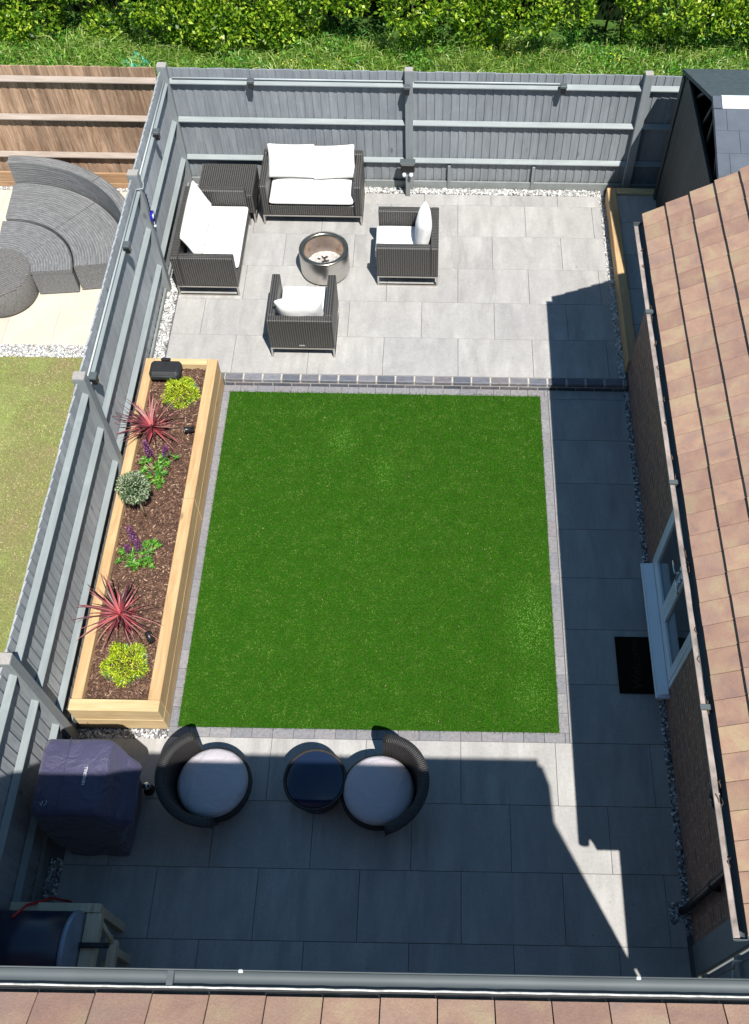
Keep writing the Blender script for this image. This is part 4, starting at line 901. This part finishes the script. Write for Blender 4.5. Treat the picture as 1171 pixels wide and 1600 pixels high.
# ================================================================ FENCE LIGHTS, ORNAMENT, SPOTS
def flight(loc, rz, label):
    t = thing('fence_light', loc, rz, label, 'fence light', 'solar lights on the fence rails')   # faces -y
    m = MB(); m.bev(-.042, .042, -.075, .0, -.005, .03, .006); m.build('cap', 'gutter_grey', t)
    m = MB(); m.prism([(-.035, -.005), (.035, -.005), (.028, -.085), (-.028, -.085)], -.068, -.02, 'y'); m.build('housing', 'black_plastic', t); return t
flight((-2.62, 7.76, 1.70), 0, 'black solar light on the back fence rail above the wicker sofa')
flight((-.70, 7.72, 1.68), 0, 'black solar light fixed to the middle post of the back fence')
flight((1.22, 7.76, 1.70), 0, 'black solar light on the back fence rail towards the shed')
flight((-3.655, 6.72, 1.70), R(90), 'black solar light on the left fence nearest the far corner')
flight((-3.655, 4.80, 1.72), R(90), 'black solar light on the left fence beside the upper patio gravel')
flight((-3.655, 2.98, 1.72), R(90), 'black solar light on the left fence post above the planter\'s far half')
ey = thing('evil_eye_charm', (-3.625, 5.80, 1.62), 0, 'blue glass eye charm hanging on cord from the left fence post', 'ornament')
m = MB(); m.tube([(0, 0, 0), (.012, .004, -.12), (.008, -.004, -.24), (.012, 0, -.30)], .005, 6)
for z in (-.05, -.11, -.17, -.23): m.tube([(.01, 0, z), (.012, 0, z - .022)], .010, 6)
m.build('cord', 'cord', ey)
m = MB(); m.tube([(.006, 0, -.365), (.024, 0, -.365)], .065, 24); m.build('disc', 'eye_blue', ey)
m = MB(); m.tube([(.024, 0, -.365), (.028, 0, -.365)], .030, 20); e = m.build('iris', 'eye_white', ey)
m = MB(); m.tube([(.015, 0, -.43), (.015, 0, -.50)], .006, 6); m.tube([(.015, 0, -.50), (.015, 0, -.52)], .014, 8); m.build('tassel', 'eye_white', ey)
sb = thing('stake_light', (-.70, 7.64, ZP), 0, 'black twin garden light box on a stake before the middle fence post', 'garden light')
m = MB(); m.bev(-.092, .092, -.06, .06, .41, .53, .01); m.build('box', 'black_plastic', sb)
m = MB(); m.bev(-.10, .10, -.055, .055, .531, .545, .006); m.build('lid', 'gutter_grey', sb)
for x in (-.045, .045): m = MB(); m.lathe([(0, -.03), (.022, -.025), (.028, 0), (.022, .02), (0, .028)], 14); q = m.build('bulb', 'lens', sb); q.location = (x, -.075, .39)
m = MB(); m.bev(-.03, .03, -.03, .03, .0, .41, .006); m.build('stake', 'grey_post', sb)
bb = thing('speaker_box', (-3.345, 4.10, PH), 0, 'rounded black plastic box on the far corner of the planter', 'box')
m = MB(); m.bev(-.175, .175, -.12, .11, .0, .13, .035); m.build('case', 'black_rough', bb, bevel=.01)
m = MB(); m.tube([(-.15, -.122, .09), (.14, -.122, .09)], .004, 6); m.build('seam', 'gutter_grey', bb)
m = MB(); m.bev(-.06, .05, .09, .125, .105, .14, .01); m.build('hinge', 'black_plastic', bb)
def spot(loc, rz, label):
    t = thing('planter_spotlight', loc, rz, label, 'spotlight', 'small spotlights in the planter')
    m = MB(); m.tube([(-.05, 0, .05), (-.045, 0, .05), (.05, 0, .075), (.055, 0, .075)], [.026, .032, .032, .028], 20); m.build('head', 'black_plastic', t)
    m = MB(); m.tube([(.054, 0, .075), (.058, 0, .0755)], .025, 20); m.build('lens', 'lens', t)
    m = MB(); m.tube([(0, 0, -.08), (0, 0, .05)], .008, 8); m.build('stake', 'black_plastic', t); return t
spot((-2.97, 3.30, .42), R(200), 'small black spotlight by the upper spiky red plant')
spot((-2.99, .80, .42), R(120), 'small black spotlight between the lower red plant and lime bush')

# ================================================================ PLANTS
def dome_pts(n, r, squash, rng, low=-.1):
    a = rng.uniform(0, 2 * np.pi, n); z = rng.uniform(low, 1, n); q = np.sqrt(np.maximum(0, 1 - z * z)); d = np.c_[q * np.cos(a), q * np.sin(a), z]
    rr = r * rng.uniform(.72, 1.0, n)[:, None]; return d * rr * [1, 1, squash], d
def lime_bush(loc, r, label, seed):
    g = np.random.default_rng(seed); t = thing('lime_bush', loc, 0, label, 'plant', 'lime green bushes'); n = 2600
    P, Dn = dome_pts(n, r, .8, g, .0); lob = 1 + .16 * np.sin(5 * np.arctan2(Dn[:, 1], Dn[:, 0]) + seed)
    P *= lob[:, None]; V, F = leaves(P, Dn + g.normal(0, .7, (n, 3)), g.uniform(.018, .045, n), g.uniform(.006, .010, n), g); npmesh('foliage', V, F, 'lime_leaf', t)
    n = 900; P, Dn = dome_pts(n, r * 1.04, .55, g, -.05); k = Dn[:, 2] < .55; P, Dn = P[k], Dn[k]; k2 = (P[:, 0] > -.3 * r) | (P[:, 1] < 0); P, Dn = P[k2], Dn[k2]
    V, F = leaves(P, Dn + g.normal(0, .5, P.shape), g.uniform(.022, .04, len(P)), g.uniform(.010, .016, len(P)), g); npmesh('lower_leaves', V, F, 'outer_leaf', t)
    m = MB()
    for i in range(10): a = i * .63; m.tube([(0, 0, -.02), (r * .5 * math.cos(a), r * .5 * math.sin(a), r * .4)], .004, 5)
    m.build('stem', 'bark_brown', t)
lime_bush((-3.165, 3.86, .385), .195, 'lime green bush beside the black box at the planter\'s far end', 21)
lime_bush((-3.20, .56, .385), .205, 'lime green bush at the near end of the planter', 22)
def cordyline(loc, label, seed, R_=.46):
    g = np.random.default_rng(seed); t = thing('cordyline', loc, 0, label, 'plant', 'spiky red cordylines'); vs = []; fs = []; nb = 78
    for i in range(nb):
        a = g.uniform(0, 2 * math.pi); el = g.uniform(.12, 1.25); Lb = R_ * g.uniform(.5, 1.2); wv = g.uniform(.005, .012); s = np.array([-math.sin(a), math.cos(a), 0]); o = len(vs); seg = 7
        p = np.array([0, 0, .10 + g.uniform(0, .06)]); e = el; kink = g.choice([.05, .10, .16, .24], p=[.3, .35, .25, .1]); tw = g.normal(0, .035)
        for k in range(seg + 1):
            f = k / seg; w_ = wv * (1 - f ** 2) * (.55 + .45 * min(1, f * 4)) + .0006; bnd = np.array([0, 0, 1]) * .0
            vs += [tuple(p - s * w_), tuple(p + np.array([0, 0, -w_ * .5])), tuple(p + s * w_)]
            d = np.array([math.cos(a) * math.cos(e), math.sin(a) * math.cos(e), math.sin(e)]); p = p + d * Lb / seg; e -= kink * (.5 + 1.2 * f); a += tw
        for k in range(seg):
            for q in range(2): fs.append((o + k * 3 + q, o + k * 3 + q + 1, o + k * 3 + q + 4, o + k * 3 + q + 3))
    m = MB(); m.add(vs, fs, True); m.build('blades', 'red_blade', t, fix=False)
    m = MB(); m.tube([(0, 0, -.02), (0, 0, .14)], [.02, .016], 8); m.build('stem', 'bark_brown', t)
cordyline((-3.36, 3.28, .385), 'spiky red leaved plant in the far half of the planter', 31)
cordyline((-3.30, 1.02, .385), 'spiky red leaved plant in the near half of the planter', 32)
def lupin(loc, label, spikes, seed, spread):
    g = np.random.default_rng(seed); t = thing('lupin', loc, 0, label, 'plant', 'purple flowering lupins'); Vs = []; Fs = []; off = 0; st_ = MB()
    for (lx, ly) in spread:
        for c in range(4):
            cx, cy, cz = lx + g.normal(0, .035), ly + g.normal(0, .035), g.uniform(.05, .15); nl = 10; a = np.linspace(0, 2 * np.pi, nl, endpoint=False) + g.uniform(0, 1)
            st_.tube([(lx * .3, ly * .3, 0), (cx, cy, cz)], .0025, 4)
            P = np.tile([cx, cy, cz], (nl, 1)); D = np.c_[np.cos(a), np.sin(a), g.uniform(.1, .45, nl)]
            V, F = leaves(P, D, g.uniform(.04, .06, nl), g.uniform(.013, .019, nl), g, .1); Vs.append(V); Fs.append(F + off); off += len(V)
    npmesh('foliage', np.concatenate(Vs), np.concatenate(Fs), 'lupin_leaf', t); st_.build('stem', 'stem_pale', t)
    for (x, y, h, r, tx, ty) in spikes:
        n = 260; u = g.uniform(0, 1, n); a = g.uniform(0, 2 * np.pi, n); rr = r * (1 - u ** 1.6) * .8 + .004
        ctr = np.c_[x + tx * u, y + ty * u, .16 + (h - .16) * u]; D = np.c_[np.cos(a), np.sin(a), .5 + 0 * a]
        P = ctr + D * [1, 1, .1] * rr[:, None]; V, F = leaves(P, D, g.uniform(.012, .022, n), g.uniform(.009, .015, n), g, .3); npmesh('flower_spike', V, F, 'lupin_flower', t)
lupin((-3.25, 2.80, .385), 'lupin with two purple flower spikes next to the variegated ball', [(-.06, .08, .40, .030, -.02, .03), (.10, .10, .30, .026, .01, .02)], 41,
      [(-.12, .05), (-.10, -.05), (.0, -.02), (.05, .07), (.12, .08), (.02, .02), (.06, -.08), (-.02, -.16), (.05, -.2)])
lupin((-3.27, 1.70, .385), 'lupin with three purple flower spikes in the middle of the planter', [(-.02, .12, .42, .030, -.02, .03), (.04, .03, .32, .028, .0, .02), (-.07, .02, .24, .022, -.01, .01)], 42,
      [(-.14, .06), (-.13, -.06), (-.04, -.1), (.05, -.12), (.12, -.06), (.10, .05), (.08, .14), (.0, .06), (-.05, .0), (.15, .12)])
bt = thing('ball_topiary', (-3.30, 2.24, .385), 0, 'variegated ball shaped shrub on a pale stem leaning over the planter edge', 'plant')
m = MB(); m.tube([(.01, -.01, -.02), (0, 0, .25), (0, 0, .52)], [.014, .012, .01], 8); m.build('stem', 'stem_pale', bt)
g = np.random.default_rng(51); n = 3000; a = g.uniform(0, 2 * np.pi, n); z = g.uniform(-1, 1, n); q = np.sqrt(1 - z * z); Dn = np.c_[q * np.cos(a), q * np.sin(a), z]; P = Dn * (.158 * g.uniform(.6, 1.0, n))[:, None] + [0, 0, .52]
V, F = leaves(P, Dn + g.normal(0, .5, (n, 3)), g.uniform(.018, .034, n), g.uniform(.008, .013, n), g); npmesh('foliage', V, F, 'variegated_leaf', bt)
m = MB(); m.lathe([(0, .41)] + [(.11 * math.sin(R(a)), .52 - .11 * math.cos(R(a))) for a in range(20, 180, 20)] + [(0, .63)], 16); m.build('branches', 'hedge_core', bt)

# ================================================================ NEIGHBOUR'S DAYBED
db = thing('curved_rattan_daybed', (-5.76, 5.70, 0), 0, 'grey rattan curved sofa with high back on the cream patio next door', 'sofa')
def arcbox(m, r0, r1, a0, a1, z0, z1, n=14, b=.012, lean=0):
    prof = [(r0 + b, z0), (r1 - b, z0), (r1, z0 + b), (r1 + lean, z1 - b), (r1 + lean - b, z1), (r0 + lean * .8 + b, z1), (r0 + lean * .8, z1 - b), (r0, z0 + b)]
    m.lathe(prof, n, (0, 0), R(a0), R(a1), True, False)
for a0, a1 in ((52.2, 94), (8, 51.8)):
    m = MB(); arcbox(m, .985, 1.66, a0, a1, .02, .42); s = m.build('seat_module', 'wicker_grey', db)
    m = MB(); arcbox(m, 1.665, 1.80, a0, a1, .02, .71, lean=.05); m.build('backrest', 'wicker_grey', db)
rm = []
for i, (a0, a1, lb) in enumerate(((46.2, 96, 'grey rattan curved footstool section beside the round rattan table, cut by the photo edge'), (6, 45.8, 'grey rattan wedge footstool between the round table and the curved sofa'))):
    t = thing('rattan_footstool', (-5.76, 5.70, 0), 0, lb, 'footstool', 'curved rattan footstools')
    m = MB(); arcbox(m, .46, .955, a0, a1, .02, .34, 16); m.build('body', 'wicker_grey', t); m = MB(); arcbox(m, .452, .962, a0 - .3, a1 + .3, .343, .40, 16, .015); m.build('top', 'wicker_grey', t)
rt = thing('round_rattan_table', (-5.74, 5.74, 0), 0, 'round grey rattan table at the left edge, inside the curved seating', 'table')
m = MB(); m.lathe([(0, .02), (.41, .02), (.42, .05), (.42, .36), (.41, .37), (0, .37)], 56); m.build('body', 'rattan_brown', rt)
m = MB()
for k in range(-13, 14):
    x = k * .031; h = math.sqrt(max(0, .418 ** 2 - x * x))
    if h > .02: m.bev(x - .0115, x + .0115, -h, h, .371, .392, .003)
o = m.build('top', 'rattan_brown', rt, fix=False); o.rotation_euler = (0, 0, R(-55))

# ================================================================ GRASS BANK AND HEDGE
tag(MB().add([(-30, 7.9, -.03), (30, 7.9, -.03), (30, 30, -.03), (-30, 30, -.03)], [(0, 1, 2, 3)]).build('grass_verge', 'grass_floor'), kind='structure')
N = 50000
P = np.c_[nr.uniform(-8.2, 5.6, N), nr.uniform(9.2, 11.1, N), np.full(N, -.03)]
clump = np.sin(P[:, 0] * 2.1) * .3 + np.sin(P[:, 0] * 5.3 + 1) * .2 + np.sin(P[:, 1] * 3 + P[:, 0]) * .25
D = np.c_[nr.normal(.05, .32, N) + clump * .4, nr.normal(-.15, .32, N), np.ones(N)]
V, F = blades(P, D, nr.uniform(.20, .58, N) * (1 + .55 * clump), nr.uniform(.008, .017, N), nr, .9)
tag(npmesh('wild_grass', V, F, 'tall_grass'), 'long wild grass growing between the back fence and the hedge', 'grass', kind='stuff')
N = 9000; cc = nr.uniform([-8, 10.1, 0], [5.5, 11.4, .0], (260, 3)); k = nr.integers(0, 260, N); P = cc[k] + nr.normal(0, .09, (N, 3)) * [1, 1, .6] + [0, 0, .22]
V, F = leaves(P, nr.normal(0, 1, (N, 3)) + [0, -.4, .8], nr.uniform(.03, .07, N), nr.uniform(.018, .035, N), nr)
tag(npmesh('weeds', V, F, 'lupin_leaf'), 'leafy weeds and nettles scattered in the long grass', 'weeds', kind='stuff')
N = 260; c0 = np.array([[-2.5, 10.15, .34], [-1.9, 10.2, .36], [.6, 10.6, .4], [2.2, 10.3, .4], [-2.0, 10.05, .3]]); P = c0[nr.integers(0, 5, N)] + nr.normal(0, .12, (N, 3)) * [1.3, .7, .4]
P = P[:70]; V, F = leaves(P, nr.normal(0, 1, (70, 3)), np.full(70, .022), np.full(70, .02), nr); tag(npmesh('buttercups', V, F, 'gold_flower'), 'tiny yellow flowers dotted in the long grass', 'flowers', kind='stuff')
hg = thing('hedge', (-1.3, 12.2, 0), 0, 'dense glossy green hedge running behind the back fence and grass', 'hedge')
g = np.random.default_rng(77); Vs, Fs, off = [], [], 0
lob = []
x = -9.0
while x < 6.6:
    for lvl in range(4):
        if g.uniform() < (.45, .08, .05, .05)[lvl]: continue
        lob.append((x + g.uniform(-.3, .3) + .2 * (lvl % 2), 11.25 - (.25, .30, .05, -.30)[lvl] + g.uniform(-.25, .25), (.42, .85, 1.35, 1.95)[lvl] + g.uniform(-.14, .14), g.uniform(.24, .46)))
    x += .66
for (lx, ly, lz, lr) in lob:
    n = int(1500 * (lr / .4) ** 2) if lz < 1.7 else 500
    a = g.uniform(0, 2 * np.pi, n); z = g.uniform(-.75, 1, n); q = np.sqrt(np.maximum(0, 1 - z * z)); Dn = np.c_[q * np.cos(a), q * np.sin(a), z]; kf = Dn[:, 1] < .45; Dn = Dn[kf]; n = len(Dn)
    bump = 1 + .18 * np.sin(7 * a[kf] + lx * 9) * np.sin(6 * z[kf] + ly * 5); P = Dn * (lr * np.where(g.uniform(size=n) < .8, g.uniform(.78, 1.04, n), g.uniform(.5, 1.22, n)) * bump)[:, None] * [1.05, .8, .9] + [lx, ly, lz]
    V, F = leaves(P, Dn * .6 + g.normal(0, .6, (n, 3)) + [0, -.1, .35], g.uniform(.045, .10, n), g.uniform(.028, .052, n), g); Vs.append(V); Fs.append(F + off); off += len(V)
V = np.concatenate(Vs) - [-1.3, 12.2, 0]; npmesh('foliage', V, np.concatenate(Fs), 'hedge_leaf', hg)
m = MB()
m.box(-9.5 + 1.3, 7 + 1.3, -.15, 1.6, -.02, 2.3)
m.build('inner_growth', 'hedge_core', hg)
m = MB()
for i in range(46):
    x = g.uniform(-9, 6.5) + 1.3; y = g.uniform(-.9, -.1); m.tube([(x, y + .1, -.03), (x + g.uniform(-.1, .1), y - .1, .35), (x + g.uniform(-.25, .25), y - .2, .85)], [.022, .016, .008], 6)
m.build('stem', 'bark_brown', hg)
m = MB(); g = np.random.default_rng(3)
vs = []; nx, ny = 12, 8
for j in range(ny + 1):
    for i in range(nx + 1): vs.append((-5.13 + .05 * i + g.uniform(-.02, .02), 10.05 + .06 * j + g.uniform(-.02, .02), .22 + .10 * math.sin(i * .9) * math.cos(j * 1.1) + g.uniform(-.03, .03) - .02 * abs(i - 6)))
m.add(vs, [(j * (nx + 1) + i, j * (nx + 1) + i + 1, (j + 1) * (nx + 1) + i + 1, (j + 1) * (nx + 1) + i) for j in range(ny) for i in range(nx)])
tag(m.build('garden_netting', 'net_teal'), 'crumpled teal netting lying in the grass behind the brown fence', 'netting')
